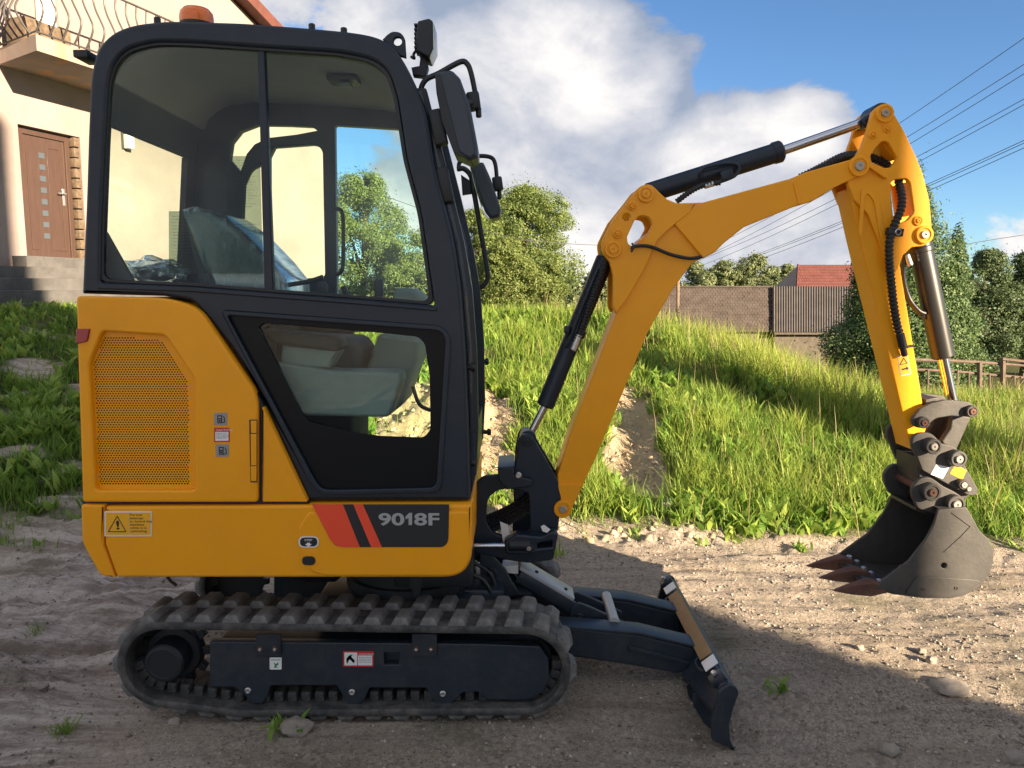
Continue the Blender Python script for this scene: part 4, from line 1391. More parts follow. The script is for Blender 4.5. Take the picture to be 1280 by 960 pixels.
# --- swing bracket
SB = plate('swing_bracket', [(648, 549, 3), (652, 543, 4), (664, 543, 4), (669, 552, 3), (697, 599), (703, 622), (692, 700, 4), (660, 704), (632, 700), (592, 690, 4), (588, 645), (593, 606, 6), (603, 596, 6), (630, 593), (642, 590), (646, 570)], 3.055, 3.085, CHAR, EX, [rnd([(610, 622, 6), (622, 613, 4), (634, 611), (650, 613), (661, 617, 3), (663, 664, 5), (640, 672), (618, 668, 6), (607, 652, 5)])], .005, 2)
mk('swing_bracket_plate', extr(XZ(rnd([(648, 549, 3), (652, 543, 4), (664, 543, 4), (669, 552, 3), (697, 599), (703, 622), (692, 700, 4), (660, 704), (640, 700), (644, 570)]), 3.055), 3.195, 3.225, (), .005), CHAR, SB)
plate('top_link', [(622, 585), (643, 583), (643, 594), (666, 600, 3), (664, 609, 3), (634, 612), (623, 600)], 3.02, 3.25, CHAR, SB, bev=.006)
boss(648, 594, 3.02, 4, .006, ZINC, SB, 'bolt', None)
boss(659, 551, 3.055, 7, .012, CHAR, SB, 'pin_boss', BLK)
plate('swing_post', [(578, 618, 5), (606, 612, 4), (606, 700, 4), (578, 705, 4)], 3.09, 3.20, CHAR, EX, bev=.02)
CLV = plate('knuckle', [(630, 678, 4), (645, 668), (676, 671), (690, 664, 3), (698, 668), (694, 690, 3), (678, 690), (660, 694, 4), (632, 693, 4)], 2.985, 3.05, CHAR, SB, [rnd([(672, 680, 2), (690, 676, 2), (690, 684), (672, 686)])], .008, 2)
boss(661, 685, 2.985, 6, .008, BLK, SB, 'pin_boss', PINM, .5)
lathe('swing_cylinder', P(612, 681, 3.0), (1, 0, 0), [(.022, .075), (.026, .08), (.026, .16), (.02, .165)], BLK, SB)
rod('swing_rod', P(560, 682, 3.0), P(634, 682, 3.0), .0105, CHROME, SB)
for k in range(4):
    ribbed('swing_hose', [P(600, 668 - 6 * k, 3.12 + .02 * k), P(625, 658 - 6 * k, 3.12 + .02 * k), P(650, 645 - 6 * k, 3.12 + .02 * k), P(672, 628 - 6 * k, 3.12 + .02 * k)], .014, HOSE, SB)
plate('tie_tag', [(625, 652), (635, 656), (638, 676), (629, 678)], 3.048, 3.050, WHITE, SB, bev=0)
plate('tie_tag', [(676, 658), (680, 656), (688, 662), (684, 666), (678, 664)], 2.982, 2.984, WHITE, SB, bev=0)

# --- boom
Bn, Bf = 3.065, 3.215
lower = [(693, 634), (697, 594), (712, 545), (770, 392), (782, 340), (800, 300), (840, 270), (876, 283), (893, 316), (878, 323), (866, 328), (841, 362), (810, 415), (745, 572), (716, 634), (711, 645, 5), (699, 646, 5)]
BOOM = plate('boom', lower, Bn, Bf, YEL, EX, bev=.005, r=1)
# darker stiffened end piece round the pivot
plate('pivot_plate', [(694, 634), (698, 604), (727, 606), (716, 634), (711, 646, 6), (699, 646, 6)], Bn - .010, Bf + .010, YEL, BOOM, bev=.004)
upper = [(838, 251), (846, 254), (879, 253), (989, 223), (1008, 215), (1061, 200, 8), (1076, 196, 6), (1085, 206, 6), (1080, 220, 6), (1071, 221.5, 6), (1044, 234), (1015, 252), (995, 257.5), (930, 284), (905, 304), (893, 316), (879, 323), (844, 281)]
plate('boom_upper_section', upper, Bn - .014, Bf + .014, YEL, BOOM, bev=.005)
mount = [(815, 231, 4), (826, 242), (834, 249), (846, 254), (870, 254), (862, 266), (840, 283), (822, 300), (806, 335), (785, 372), (770, 392), (766, 384), (766, 345), (762, 328), (754, 318, 4), (752, 303, 5), (766, 275), (790, 245), (797, 235, 5), (806, 230, 5)]
slot = rnd([(793, 276), (800, 269, 4), (812, 271, 5), (816, 281, 4), (804, 303, 4), (795, 310, 4), (785, 305, 3), (784, 296)])
hole = [(783 + 5 * math.cos(k * math.pi / 7), 271.5 + 5 * math.sin(k * math.pi / 7)) for k in range(14)]
plate('mounting_plate', mount, Bn - .018, Bn + .012, YEL, BOOM, [slot, hole], .004, 1)
mk('mounting_plate', extr(XZ(rnd(mount, 1), Bn - .018), Bf - .012, Bf + .018, [XZ(slot, Bn - .018), XZ(hole, Bn - .018)], .004), YEL, BOOM)
Yb2 = Bn - .018
for x, y, r in ((807, 243, 10), (766, 312, 10.5)):
    boss(x, y, Yb2, r, .012, YEL, BOOM, 'pin_boss', YEL, .5)
for x, y, r in ((790, 258, 5.5), (772, 292.5, 6)):
    boss(x, y, Yb2, r, .008, YEL, BOOM, 'pin_boss', YEL, .5)
boss(703.5, 636, Bn - .010, 11.5, .010, YEL, BOOM, 'pin_boss', PINM, .42)
boss(1073, 208, Bn - .014, 12.5, .012, YEL, BOOM, 'pin_boss', PINM, .45)
for x in (996,):
    plate('weld_bar', [(x - 4, 229), (x - 2, 228), (x + 5, 254), (x + 2, 256)], Bn - .018, Bn - .012, YEL, BOOM, bev=.002)
tube('boom_hose', [P(790, 312, 3.03), P(793, 308, 3.03), P(812, 308, 3.035), P(838, 318, 3.04), P(862, 323, 3.045), P(877, 321, 3.045)], .007, HOSE, BOOM)
tube('boom_hose', [P(790, 304, 3.035), P(792, 309, 3.03), P(789, 315, 3.03)], .004, HOSE, BOOM)
# boom cylinder
BC = rod('boom_cylinder', P(757, 322, YC), P(681, 508, YC), .037, CHAR, EX, 28, .006)
rod('piston_rod', P(683, 504, YC), P(661, 546, YC), .0165, CHROME, BC)
lathe('cylinder_collar', P(722, 410, YC), P(681, 508, YC) - P(722, 410, YC), [(.038, 0), (.041, .004), (.041, .03), (.038, .034)], CHAR, BC)
lathe('rod_eye', P(660, 549, 3.09), (0, 1, 0), [(.03, 0), (.034, .004), (.034, .096), (.03, .10)], CHAR, BC)
lathe('cylinder_eye', P(766, 312, 3.085), (0, 1, 0), [(.036, 0), (.036, .11)], CHAR, BC)
ribbed('cylinder_hose', [P(757, 326, 3.075), P(749, 350, 3.075), P(737, 382, 3.08), P(727, 412, 3.085), P(719, 428, 3.09)], .016, HOSE, BC)
rod('hose_fitting', P(724, 418, 3.085), P(716, 438, 3.085), .013, ZINC, BC)
tube('steel_pipe', [P(748, 335, 3.09), P(735, 366, 3.088), P(712, 424, 3.088), P(708, 434, 3.095)], .006, CHAR, BC)
box('pipe_clamp', P(708, 412, 3.10), (.02, .05, .03), BLK, BC)
# arm cylinder
AC = rod('arm_cylinder', P(808, 242, YC), P(978, 188.5, YC), .039, CHAR, EX, 28, .006)
lathe('cylinder_gland', P(966, 192, YC), P(978, 188.5, YC) - P(966, 192, YC), [(.040, 0), (.043, .004), (.043, .03), (.038, .036)], CHAR, AC)
rod('piston_rod', P(972, 190.5, YC), P(1082, 152, YC), .0185, CHROME, AC)
lathe('rod_eye', P(1103, 143, 3.09), (0, 1, 0), [(.04, 0), (.045, .004), (.045, .096), (.04, .10)], CHAR, AC)
plate('rod_fork', [(1076, 150), (1086, 143), (1104, 136), (1106, 152), (1082, 160)], 3.10, 3.18, CHAR, AC, bev=.01)
lathe('cylinder_eye', P(807, 243, 3.085), (0, 1, 0), [(.036, 0), (.036, .11)], CHAR, AC)
tube('steel_pipe', [P(876, 222, 3.095), P(880, 210, 3.085), P(912, 204, 3.085), P(924, 209, 3.085), P(918, 220, 3.085), P(898, 228, 3.08)], .007, CHAR, AC)
ribbed('cylinder_hose', [P(900, 228, 3.08), P(878, 232, 3.08), P(862, 240, 3.08), P(846, 252, 3.08)], .012, HOSE, AC)
rod('hose_fitting', P(893, 229, 3.08), P(880, 233, 3.08), .011, ZINC, AC)
box('port_block', P(908, 219, 3.085), (.05, .03, .04), CHAR, AC, Matrix.Rotation(R(-17), 3, 'Y'), .006)
ribbed('boom_top_hose', [P(1000, 222, YC), P(1030, 208, 3.10), P(1056, 196, 3.10), P(1085, 196, 3.12), P(1108, 206, 3.13), P(1122, 218, 3.10)], .017, HOSE, EX)
ribbed('boom_top_hose', [P(1004, 222, YC + .04), P(1032, 206, 3.16), P(1060, 194, 3.17), P(1090, 197, 3.17), P(1112, 212, 3.17), P(1128, 226, 3.15)], .017, HOSE, EX)

# --- stick
Sn, Sf = 3.075, 3.205
stick = [(1061, 236), (1075, 226), (1110, 222), (1118, 276), (1128, 318), (1125, 332), (1148, 470), (1158, 535), (1152, 552), (1139, 562), (1129, 520), (1117, 470), (1075, 298)]
STK = plate('stick', stick, Sn, Sf, YEL, EX, bev=.005, r=1)
head = [(1096, 134, 3), (1104, 129, 4), (1113, 134, 4), (1130, 163), (1145, 195), (1154, 218), (1162, 251), (1164.5, 280), (1164, 296, 6), (1157, 307, 5), (1140, 309), (1129, 319), (1124, 332), (1118, 345), (1110, 336), (1098, 300), (1085, 268), (1068, 250), (1060, 230), (1061, 205), (1070, 195), (1077, 184), (1084, 165), (1091, 140)]
h1 = rnd([(1094, 185), (1103, 176, 3), (1110, 177, 3), (1122, 198, 3), (1115, 209, 3), (1106, 210, 2), (1090, 203, 2), (1088, 195, 2)])
h2 = rnd([(1113, 229, 3), (1119, 224, 3), (1134, 223, 3), (1138, 229, 2), (1143, 266, 4), (1134, 276, 4), (1124, 279, 3), (1117, 276, 3)])
plate('head_plate', head, Sn - .016, Sn + .010, YEL, STK, [h1, h2], .004, 1)
mk('head_plate', extr(XZ(rnd(head, 1), Sn - .016), Sf - .010, Sf + .016, [XZ(h1, Sn - .016), XZ(h2, Sn - .016)], .004), YEL, STK)
mk('cross_plate', extr(XZ([(1104, 176), (1107, 175), (1124, 196), (1121, 199)], Sn), Sn + .012, Sf - .012, (), 0), YEL, STK)
mk('cross_plate', extr(XZ([(1139, 226), (1142, 226), (1148, 268), (1144, 268)], Sn), Sn + .012, Sf - .012, (), 0), YEL, STK)
Y3 = Sn - .016
boss(1105, 142, Y3, 11, .012, YEL, STK, 'pin_boss', PINM, .42)
boss(1109, 161, Y3, 5, .008, YEL, STK, 'pin_boss', YEL, .5)
boss(1090.5, 169, Y3, 4.5, .008, YEL, STK, 'pin_boss', YEL, .5)
boss(1154, 293.5, Y3, 11, .014, YEL, STK, 'pin_boss', PINM, .45)
boss(1147, 276, Y3, 6, .008, YEL, STK, 'pin_boss', YEL, .5)
plate('stop_bar', [(1086, 208), (1089, 206), (1111, 218.5), (1109, 222.5), (1105, 222)], Y3 - .018, Y3, YEL, STK, bev=.003)
plate('stiffener', [(1073, 290), (1077, 238), (1085, 234, 5), (1098, 246, 8), (1108, 300), (1112, 330), (1106, 330), (1101, 300), (1093, 252, 6), (1085, 241, 4), (1081, 246), (1078, 300)], Y3 - .006, Y3, YEL, STK, bev=.002)
ribbed('stick_hose', [P(1122, 222, 3.10), P(1127, 245, 3.06), P(1126, 262, 3.04), P(1117, 284, 3.03), P(1112, 302, 3.025), P(1112, 330, 3.03), P(1116, 372, 3.045), P(1121, 404, 3.05), P(1125, 418, 3.05)], .0165, HOSE, STK, .016)
rod('hose_fitting', P(1125, 417, 3.05), P(1129, 434, 3.05), .016, BLK, STK)
rod('hose_fitting', P(1128, 432, 3.05), P(1131, 445, 3.055), .012, BLK, STK)
box('hose_clamp', P(1118, 290, 3.03), (.06, .03, .03), BLK, STK, Matrix.Rotation(R(8), 3, 'Y'))
boss(1122, 290, 3.02, 4, .008, ZINC, STK, 'bolt', None)
rod('stop_pin', P(1129, 434, 3.06), P(1143, 432, 3.06), .005, BLK, STK)
s = plate('pinch_warning_sticker', [(1121.5, 445.5), (1134.5, 442.5), (1139, 467.5), (1126, 470.5)], Sn - .0016, Sn - .0002, WHITE, STK, bev=.0002, r=1)
plate('yellow_field', [(1122.5, 446.5), (1134, 443.8), (1138, 466.5), (1126.8, 469.3)], Sn - .0026, Sn - .0018, YELS, STK, bev=0)
for tri in ([(1125, 456), (1129.5, 447.5), (1134, 454)],):
    for a, b in zip(tri, tri[1:] + tri[:1]):
        tube('triangle_line', [P(*a, Sn - .003), P(*b, Sn - .003)], .0015, DGREY, STK, 6, False)
plate('figure', [(1127, 461), (1133, 459.5), (1132, 457.5), (1136, 460), (1133.5, 463.5), (1133.3, 461.5), (1127.5, 463)], Sn - .0032, Sn - .0028, DGREY, STK, bev=0)
# bucket cylinder
KC = rod('bucket_cylinder', P(1149, 300, YC), P(1179, 447, YC), .044, CYLB, EX, 32, .006)
lathe('cylinder_collar', P(1150.5, 308, YC), P(1179, 447, YC) - P(1150.5, 308, YC), [(.044, 0), (.047, .004), (.047, .02), (.044, .024)], CYLB, KC, 32)
rod('piston_rod', P(1178, 440, YC), P(1192, 505, YC), .0175, CHROME, KC)
rod('steel_pipe', P(1173, 447, YC - .005), P(1183, 494, YC - .005), .004, YEL, KC)
lathe('cylinder_eye', P(1154, 293.5, 3.09), (0, 1, 0), [(.032, 0), (.032, .10)], CYLB, KC)
tube('cylinder_hose', [P(1131, 318, 3.10), P(1129, 345, 3.12), P(1136, 372, 3.13), P(1148, 388, 3.12), P(1156, 392, 3.12)], .009, HOSE, KC)
tube('cylinder_hose', [P(1130, 330, 3.14), P(1131, 362, 3.15), P(1142, 384, 3.14), P(1158, 398, 3.13)], .009, HOSE, KC)
rod('hose_fitting', P(1133, 318, 3.10), P(1138, 332, 3.10), .012, ZINC, KC)
# links to the bucket
Y4 = 3.03
link = [(1140, 524, 5), (1150, 511), (1164, 504), (1182, 500), (1203, 501.5), (1214, 503, 5), (1220, 511, 5), (1215, 521, 4), (1203, 521), (1189, 520), (1170, 523), (1159, 532), (1151, 536, 4), (1142, 533, 4)]
LK = plate('side_link', link, Y4, Y4 + .022, DSTEEL if False else STEEL, EX, bev=.004, r=2)
mk('far_side_link', extr(XZ(rnd(link, 2), Y4), 3.228, 3.25, (), .004), STEEL, LK)
plate('link_stop', [(1157, 499), (1172, 497), (1172, 508), (1157, 510)], Y4 + .04, 3.22, DSTEEL, LK, bev=.003)
boss(1152, 527.5, Y4, 7.5, .022, DSTEEL, LK, 'pin_boss', RUST, .55)
boss(1212, 513.5, Y4, 7.5, .022, DSTEEL, LK, 'pin_boss', RUST, .55)
rod('link_pin', P(1212, 513.5, Y4), P(1212, 513.5, Y4) + Vector((0, .22, 0)), .018, PINM, LK)
blink = [(1214, 522), (1206, 540), (1196, 562), (1180, 556), (1177, 552), (1188, 536), (1190, 522), (1203, 519)]
BL = plate('bucket_link', blink, 3.06, 3.09, STEEL, EX, bev=.006, r=2)
mk('far_bucket_link', extr(XZ(rnd(blink, 2), 3.06), 3.19, 3.22, (), .006), STEEL, BL)
plate('link_web', [(1203, 522), (1209, 522), (1192, 560), (1184, 556)], 3.092, 3.188, DSTEEL, BL, bev=.002)
coup = [(1141, 546, 6), (1149, 541, 6), (1164, 541, 6), (1178, 555), (1186, 556, 5), (1197, 560, 6), (1202, 574), (1223, 612, 4), (1221, 619, 3), (1212, 620, 3), (1189, 608), (1153, 588), (1146, 570), (1140, 558, 4)]
Y5 = 3.025
QC = plate('quick_coupler', coup, Y5, Y5 + .022, STEEL, EX, bev=.004, r=1)
mk('far_coupler_plate', extr(XZ(rnd(coup, 1), Y5), 3.233, 3.255, (), .004), STEEL, QC)
plate('coupler_body', [(1147, 572), (1196, 568), (1206, 596), (1211, 622), (1190, 630), (1160, 615), (1149, 602)], Y5 + .024, 3.231, DSTEEL, QC, bev=.006)
boss(1161, 556, Y5, 10, .040, STEEL, QC, 'pin_boss', PINM, .45)
boss(1192, 571.5, Y5, 10.5, .040, STEEL, QC, 'pin_boss', PINM, .45)
boss(1200, 604, Y5, 6.5, .028, DSTEEL, QC, 'bolt_head', PINM, .6)
boss(1208, 610, Y5, 5, .016, STEEL, QC, 'bolt_head', PINM, .6)
for x, y in ((1161, 556), (1192, 571.5)):
    rod('coupler_pin', P(x, y, Y5 + .01), P(x, y, Y5 + .01) + Vector((0, .22, 0)), .02, PINM, QC)
plate('white_sticker', [(1170.5, 580.5), (1186.5, 584), (1178.5, 598.5), (1163.5, 593)], Y5 - .0012, Y5, WHITE, QC, bev=.0002)
plate('yellow_sticker', [(1194.5, 580.5), (1208.5, 588), (1203, 599.5), (1187.5, 592)], Y5 - .0012, Y5, YELS, QC, bev=.0002)
# bucket
Kn, Kf = 2.955, 3.325
ear = [(1142, 612, 5), (1152, 599, 6), (1165, 597, 6), (1182, 609), (1196, 616, 3), (1208, 624), (1209, 640), (1172, 645), (1150, 637, 3), (1144, 624)]
sideb = [(1173, 637), (1208, 634), (1216, 647), (1225, 664), (1236, 674), (1241.5, 687), (1242, 701), (1236.5, 719), (1225, 734), (1206, 744.5), (1187, 748.5), (1154, 748), (1116, 743), (1090, 736), (1108, 722), (1136, 702), (1158, 674), (1168, 655)]
BK = plate('bucket', sideb, Kn, Kn + .014, STEEL, EX, [[(1180 + 3.6 * math.cos(k * math.pi / 6), 707 + 3.6 * math.sin(k * math.pi / 6)) for k in range(12)]], .003, 0)
mk('far_side_plate', extr(XZ(sideb, Kn), Kf - .014, Kf, (), .003), STEEL, BK)
wrap_o = [(1208, 635), (1216, 647), (1225, 664), (1236, 674), (1241.5, 687), (1242, 701), (1236.5, 719), (1225, 734), (1206, 744.5), (1187, 748.5), (1154, 748), (1116, 743), (1091, 736)]
wrap_i = [(1096, 733), (1116, 739), (1154, 744), (1186, 744.5), (1204, 740.5), (1221, 731), (1232, 717), (1237.5, 701), (1237, 688), (1232, 677.5), (1221, 667.5), (1212, 650), (1204, 638), (1180, 640), (1176, 637)]
mk('bucket_shell', extr(XZ(wrap_o + wrap_i, Kn), Kn + .0145, Kf - .0145, (), .001), STEEL, BK)
plate('wear_plate', [(1146, 722), (1150, 720), (1222, 725), (1226, 728, 2), (1205, 743), (1187, 746.8), (1156, 746), (1132, 742)], Kn - .006, Kn, STEEL, BK, bev=.003)
plate('side_cutter', [(1127, 706), (1148, 703), (1146, 708), (1124, 736), (1118, 741), (1094, 735)], Kn - .008, Kn, STEEL, BK, bev=.003)
for x, y in ((1153.5, 736), (1195, 735)):
    boss(x, y, Kn - .006, 2.8, .003, STEEL, BK, 'plug', None)
tube('weld_seam', [P(1180, 690, Kn - .001), P(1200, 672, Kn - .001), P(1213, 658, Kn - .001), P(1190, 641, Kn - .001)], .0022, STEEL, BK, 6, False)
for y0 in (3.01, 3.245):
    mk('bucket_ear', extr(XZ(rnd(ear, 1), Kn + .04), y0, y0 + .022, (), .004), STEEL, BK)
mk('ear_cross_plate', extr(XZ([(1150, 637), (1172, 644), (1172, 650), (1150, 641)], 3.0), 3.034, 3.243, (), .002), DSTEEL, BK)
boss(1160, 613, 3.01, 11.5, .035, STEEL, BK, 'pin_boss', RUST, .42)
boss(1190, 628, 3.01, 11.5, .035, STEEL, BK, 'pin_boss', PINM, .45)
for x, y in ((1160, 613), (1190, 628)):
    rod('bucket_pin', P(x, y, 3.02), P(x, y, 3.02) + Vector((0, .24, 0)), .019, RUST, BK)
lip = extr(XZ([(1084, 735), (1112, 735), (1118, 742), (1088, 739)], Kn), Kn + .002, Kf - .002, (), .002)
mk('cutting_lip', lip, DSTEEL, BK)
tooth = [(1040, 737), (1062, 729), (1086, 723), (1100, 727), (1104, 737), (1084, 741.5), (1062, 740.5)]
for yy in (2.975, 3.115, 3.255):
    me = extr(XZ(tooth, 2.985), yy - .028, yy + .028, (), .006)
    tip = P(1040, 737, 2.985)
    for v in me.vertices:
        k = min(1, max(.35, (v.co.x - tip.x) / .12))
        v.co.y = yy + (v.co.y - yy) * k
    T_ = mk('bucket_tooth', me, RUST, BK)
    for q in ((1098, 727), (1108, 733)):
        c = P(q[0], q[1], 2.985); c.y = yy
        lathe('tooth_bolt', c, (0, 0, 1), [(.012, 0), (.012, .012), (.006, .016)], ZINC, BK, 12)

BNR, BFR = 2.60, 3.68
# --- dozer blade
bl_o = [(905, 860, 4), (913, 855, 4), (922, 860, 4), (923.5, 868), (917, 885), (912, 905), (913, 926), (919, 938), (910, 934), (890, 926, 3), (890, 900), (897, 878), (898, 866)]
DB = plate('dozer_blade', bl_o, BNR + .002, BNR + .022, FRM, EX, bev=.004, r=1)
mk('end_plate', extr(XZ(rnd(bl_o, 1), BNR), BFR - .022, BFR - .002, (), .004), FRM, DB)
front = [(913, 858), (921, 862), (922, 868), (915, 886), (910, 905), (911, 926), (917, 936), (911, 934), (905, 926), (904, 905), (909, 885), (914, 868)]
mk('mouldboard', extr(XZ(front, BNR), BNR + .0225, BFR - .0225, (), .002), FRM, DB)
tp = P(911, 862, BNR)
rod('top_tube', (tp.x - .006, BNR + .023, tp.z - .012), (tp.x - .006, BFR - .023, tp.z - .012), .024, FRM, DB)
cbx = Matrix.Rotation(R(-38), 3, 'Y')
box('cardboard_strip', (tp.x - .024, (BNR + BFR) / 2, tp.z + .012), (.055, .62, .006), CARD, DB, cbx, .001)
for yy in (BNR + .17, BFR - .17):
    box('white_tape', (tp.x - .026, yy, tp.z + .0155), (.057, .07, .004), WHITE, DB, cbx, .001)
for yy in (BNR + .07, BFR - .07):
    box('corner_bracket', (tp.x - .022, yy, tp.z + .006), (.06, .05, .03), FRM, DB, cbx, .004)
    lathe('bracket_bolt', (tp.x - .034, yy, tp.z + .022), cbx @ Vector((0, 0, 1)), [(.011, 0), (.011, .010), (.007, .013)], ZINC, DB, 6)
# side wings with the lashing eyes
def wing(y0, y1):
    a = [(tp.x - .30, y0), (tp.x - .02, y0), (tp.x - .02, y1), (tp.x - .20, y1)]
    bm = bmesh.new()
    return a
for yy, sg in ((BNR, 1), (BFR, -1)):
    bm = bmesh.new()
    def wp(x, y, Y, dz=0):
        p = P(x, y, Y)
        p.z += dz
        if sg < 0: p.y = 2 * YC - p.y
        return p
    wpts = [(853, 839, 2.93), (861, 834, 2.93), (872, 811, 2.95), (884, 818, 2.93), (901, 866, 2.70), (891, 887, 2.67), (873, 866, 2.78), (862, 850, 2.86), (853, 846, 2.92)]
    up = [bm.verts.new(wp(*q)) for q in wpts]
    dn = [bm.verts.new(wp(*q, -.016)) for q in wpts]
    bm.faces.new(up); bm.faces.new(dn[::-1])
    for k in range(len(wpts)): bm.faces.new((up[k - 1], up[k], dn[k], dn[k - 1]))
    bmesh.ops.recalc_face_normals(bm, faces=bm.faces)
    mk('blade_wing', bm, FRM, DB, 30)
    bm = bmesh.new()
    wpts = [(852, 864, 2.93), (866, 850, 2.93), (899, 890, 2.70), (896, 908, 2.68), (880, 900, 2.74)]
    up = [bm.verts.new(wp(*q)) for q in wpts]
    dn = [bm.verts.new(wp(*q, -.016)) for q in wpts]
    bm.faces.new(up); bm.faces.new(dn[::-1])
    for k in range(len(wpts)): bm.faces.new((up[k - 1], up[k], dn[k], dn[k - 1]))
    bmesh.ops.recalc_face_normals(bm, faces=bm.faces)
    mk('lower_wing', bm, FRM, DB, 30)
    q = wp(871, 862, 2.84, -.06)
    box('wing_post', q, (.03, .03, .11), FRM, DB)
    q = wp(879, 838, 2.84, .012)
    cx, cy, cz = q.x, q.y, q.z
    tube('lashing_ring', [(cx + .028 * math.cos(a), cy + .034 * math.sin(a), cz + .012 + .010 * math.sin(a)) for a in [k * math.pi / 7 for k in range(12)]], .0065, ZINC if False else FRM, DB, 8, False)
# blade arms
for yy, nm in ((2.95, 'n'), (3.29, 'f')):
    arm = extr(XZ(rnd([(640, 782), (722, 786), (800, 794), (872, 811, 4), (874, 838, 4), (846, 842), (790, 832), (722, 822), (640, 815)], 2), 2.95), yy, yy + .075, (), .008)
    A = mk('blade_arm', arm, FRM, EX)
    fl = [(700, 781), (800, 789), (872, 806), (874, 809.5), (800, 792.5), (700, 784.5)]
    mk('arm_flange', extr(XZ(fl, 2.95), yy - .012, yy + .087, (), .002), FRM, A)
plate('arm_rib', [(786, 806), (864, 826), (862, 830), (786, 811)], 2.938, 2.951, FRM, A, bev=.002, Yp=2.95)
rod('cross_tube', P(768, 778, 3.02), P(768, 778, 3.02) + Vector((0, .28, 0)), .022, SILV, EX)
# blade cylinder under its cover
DC = rod('blade_cylinder', P(655, 722, YC), P(728, 770, YC), .036, FRM, EX, 24, .006)
bm = bmesh.new()
a, b = P(650, 704, YC), P(716, 743, YC)
ang = math.atan2(a.z - b.z, b.x - a.x)
box('cylinder_cover', ((a.x + b.x) / 2, YC, (a.z + b.z) / 2), ((b - a).length, .12, .016), MATS['silver_print'], DC, Matrix.Rotation(ang, 3, 'Y'), .003)
box('cover_skirt', ((a.x + b.x) / 2 - .006, YC - .058, (a.z + b.z) / 2 - .035), ((b - a).length, .006, .05), FRM, DC, Matrix.Rotation(ang, 3, 'Y'), .002)
for t in (.30, .85):
    q = a.lerp(b, t)
    lathe('cover_bolt', (q.x, YC - .02, q.z + .006), Matrix.Rotation(ang, 3, 'Y') @ Vector((0, 0, 1)), [(.008, 0), (.008, .009), (.005, .011)], BLK, DC, 6)
for yy in (3.075, 3.19):
    mk('cylinder_clevis', extr(XZ(rnd([(712, 758, 4), (722, 750, 4), (740, 757), (782, 776, 3), (778, 790, 3), (722, 783, 5), (712, 772, 4)]), 3.10), yy, yy + .016, (), .004), FRM, DC)
boss(724, 772, 3.075, 6, .008, BLK, DC, 'pin_boss', BLK)
for yy in (3.06, 3.20):
    mk('frame_clevis', extr(XZ(rnd([(600, 690), (612, 692, 3), (632, 712, 4), (640, 728), (650, 742, 4), (600, 760)]), 3.06), yy, yy + .02, (), .004), FRM, UC)
plate('blue_guard', [(628, 708), (648, 706), (648, 718), (630, 716)], 3.10, 3.18, WHITE, UC, bev=.003)
boss(614, 716, 3.06, 7, .008, BLK, UC, 'pin_boss', BLK)

# ------------------------------------------------------------------ the house on the left
HA = Vector((-7.37, 11.65, 0))
HE = Vector((.35, 1, 0)).normalized()
HN = Vector((HE.y, -HE.x, 0))
HM = Matrix(((HE.x, -HN.x, 0, HA.x), (HE.y, -HN.y, 0, HA.y), (0, 0, 1, 0), (0, 0, 0, 1)))
def PW(x, y, off=0.0):
    """(along the wall, height) where the line of sight meets the wall, or a plane standing off it"""
    d = ray(x, y)
    c = Vector((0, 0, HC))
    t = (HA + HN * off - c).dot(HN) / d.dot(HN)
    p = c + d * t
    return (p - HA).dot(HE), p.z
def hex_(pts, d0, d1, holes=(), bev=0.0):
    me = extr(pts, d0, d1, holes, bev)
    me.transform(HM)
    return me
def hp(s, off, z):
    return HA + HE * s + HN * off + Vector((0, 0, z))

HOUSE = thing('house', 'cream plastered house with a balcony at the left behind the excavator', 'house', (-7.0, 13.0, 1.2))
s_r = PW(409, 200)[0]
s_l = PW(28, 200)[0] - 4.2
(ra, rz), (rb, rz2) = PW(292, -2), PW(320, 27)
slope = (rz2 - rz) / (rb - ra)
rake = lambda s: rz + slope * (s - ra)
s_m = (s_l + s_r) / 2 - .6
def rect(x0, x1, yt, yb, xm=None):
    a = PW(x0, 240)[0]; b = PW(x1, 240)[0]
    return a, b
d0, d1 = PW(28, 240)[0], PW(104, 240)[0]
dz1 = PW(60, 163)[1]; dz0 = PW(60, 322)[1]
bd0, bd1 = PW(44, 20)[0], PW(73, 20)[0]
bz0 = PW(46, 43)[1]
wall = [(s_l, .2), (s_r, .2), (s_r, rake(s_r) - .05), (s_m, rake(s_m) - .05), (s_l, rake(s_m) - .05 + slope * (s_m - s_l) * .6)]
mk('wall', hex_(wall, 0, .35, [[(d0, dz0), (d1, dz0), (d1, dz1), (d0, dz1)], [(bd0, 4.85), (bd1, 4.85), (bd1, 7.0), (bd0, 7.0)]]), PLASTER, HOUSE, 20)
mk('side_wall', hex_([(s_r - .30, .2), (s_r - .005, .2), (s_r - .005, rake(s_r) - .1), (s_r - .30, rake(s_r) - .1)], .351, 8), PLASTER, HOUSE, 20)
mk('side_wall', hex_([(s_l + .005, .2), (s_l + .30, .2), (s_l + .30, rake(s_m) - .3), (s_l + .005, rake(s_m) - .3)], .351, 8), PLASTER, HOUSE, 20)
zl = rake(s_m) + slope * (s_m - s_l) * .6
roof = [(s_r + .35, rake(s_r + .35)), (s_m, rake(s_m)), (s_l - .4, zl), (s_l - .4, zl + .16), (s_m, rake(s_m) + .16), (s_r + .35, rake(s_r + .35) + .16)]
RF = mk('roof', hex_(roof, -.30, 8.3), MATS['fascia_wood'], HOUSE, 20)
mk('bargeboard', hex_([(s_r + .37, rake(s_r + .37) - .06), (s_m, rake(s_m) - .06), (s_m, rake(s_m) + .18), (s_r + .37, rake(s_r + .37) + .18)], -.33, -.302), RWOOD, RF, 20)
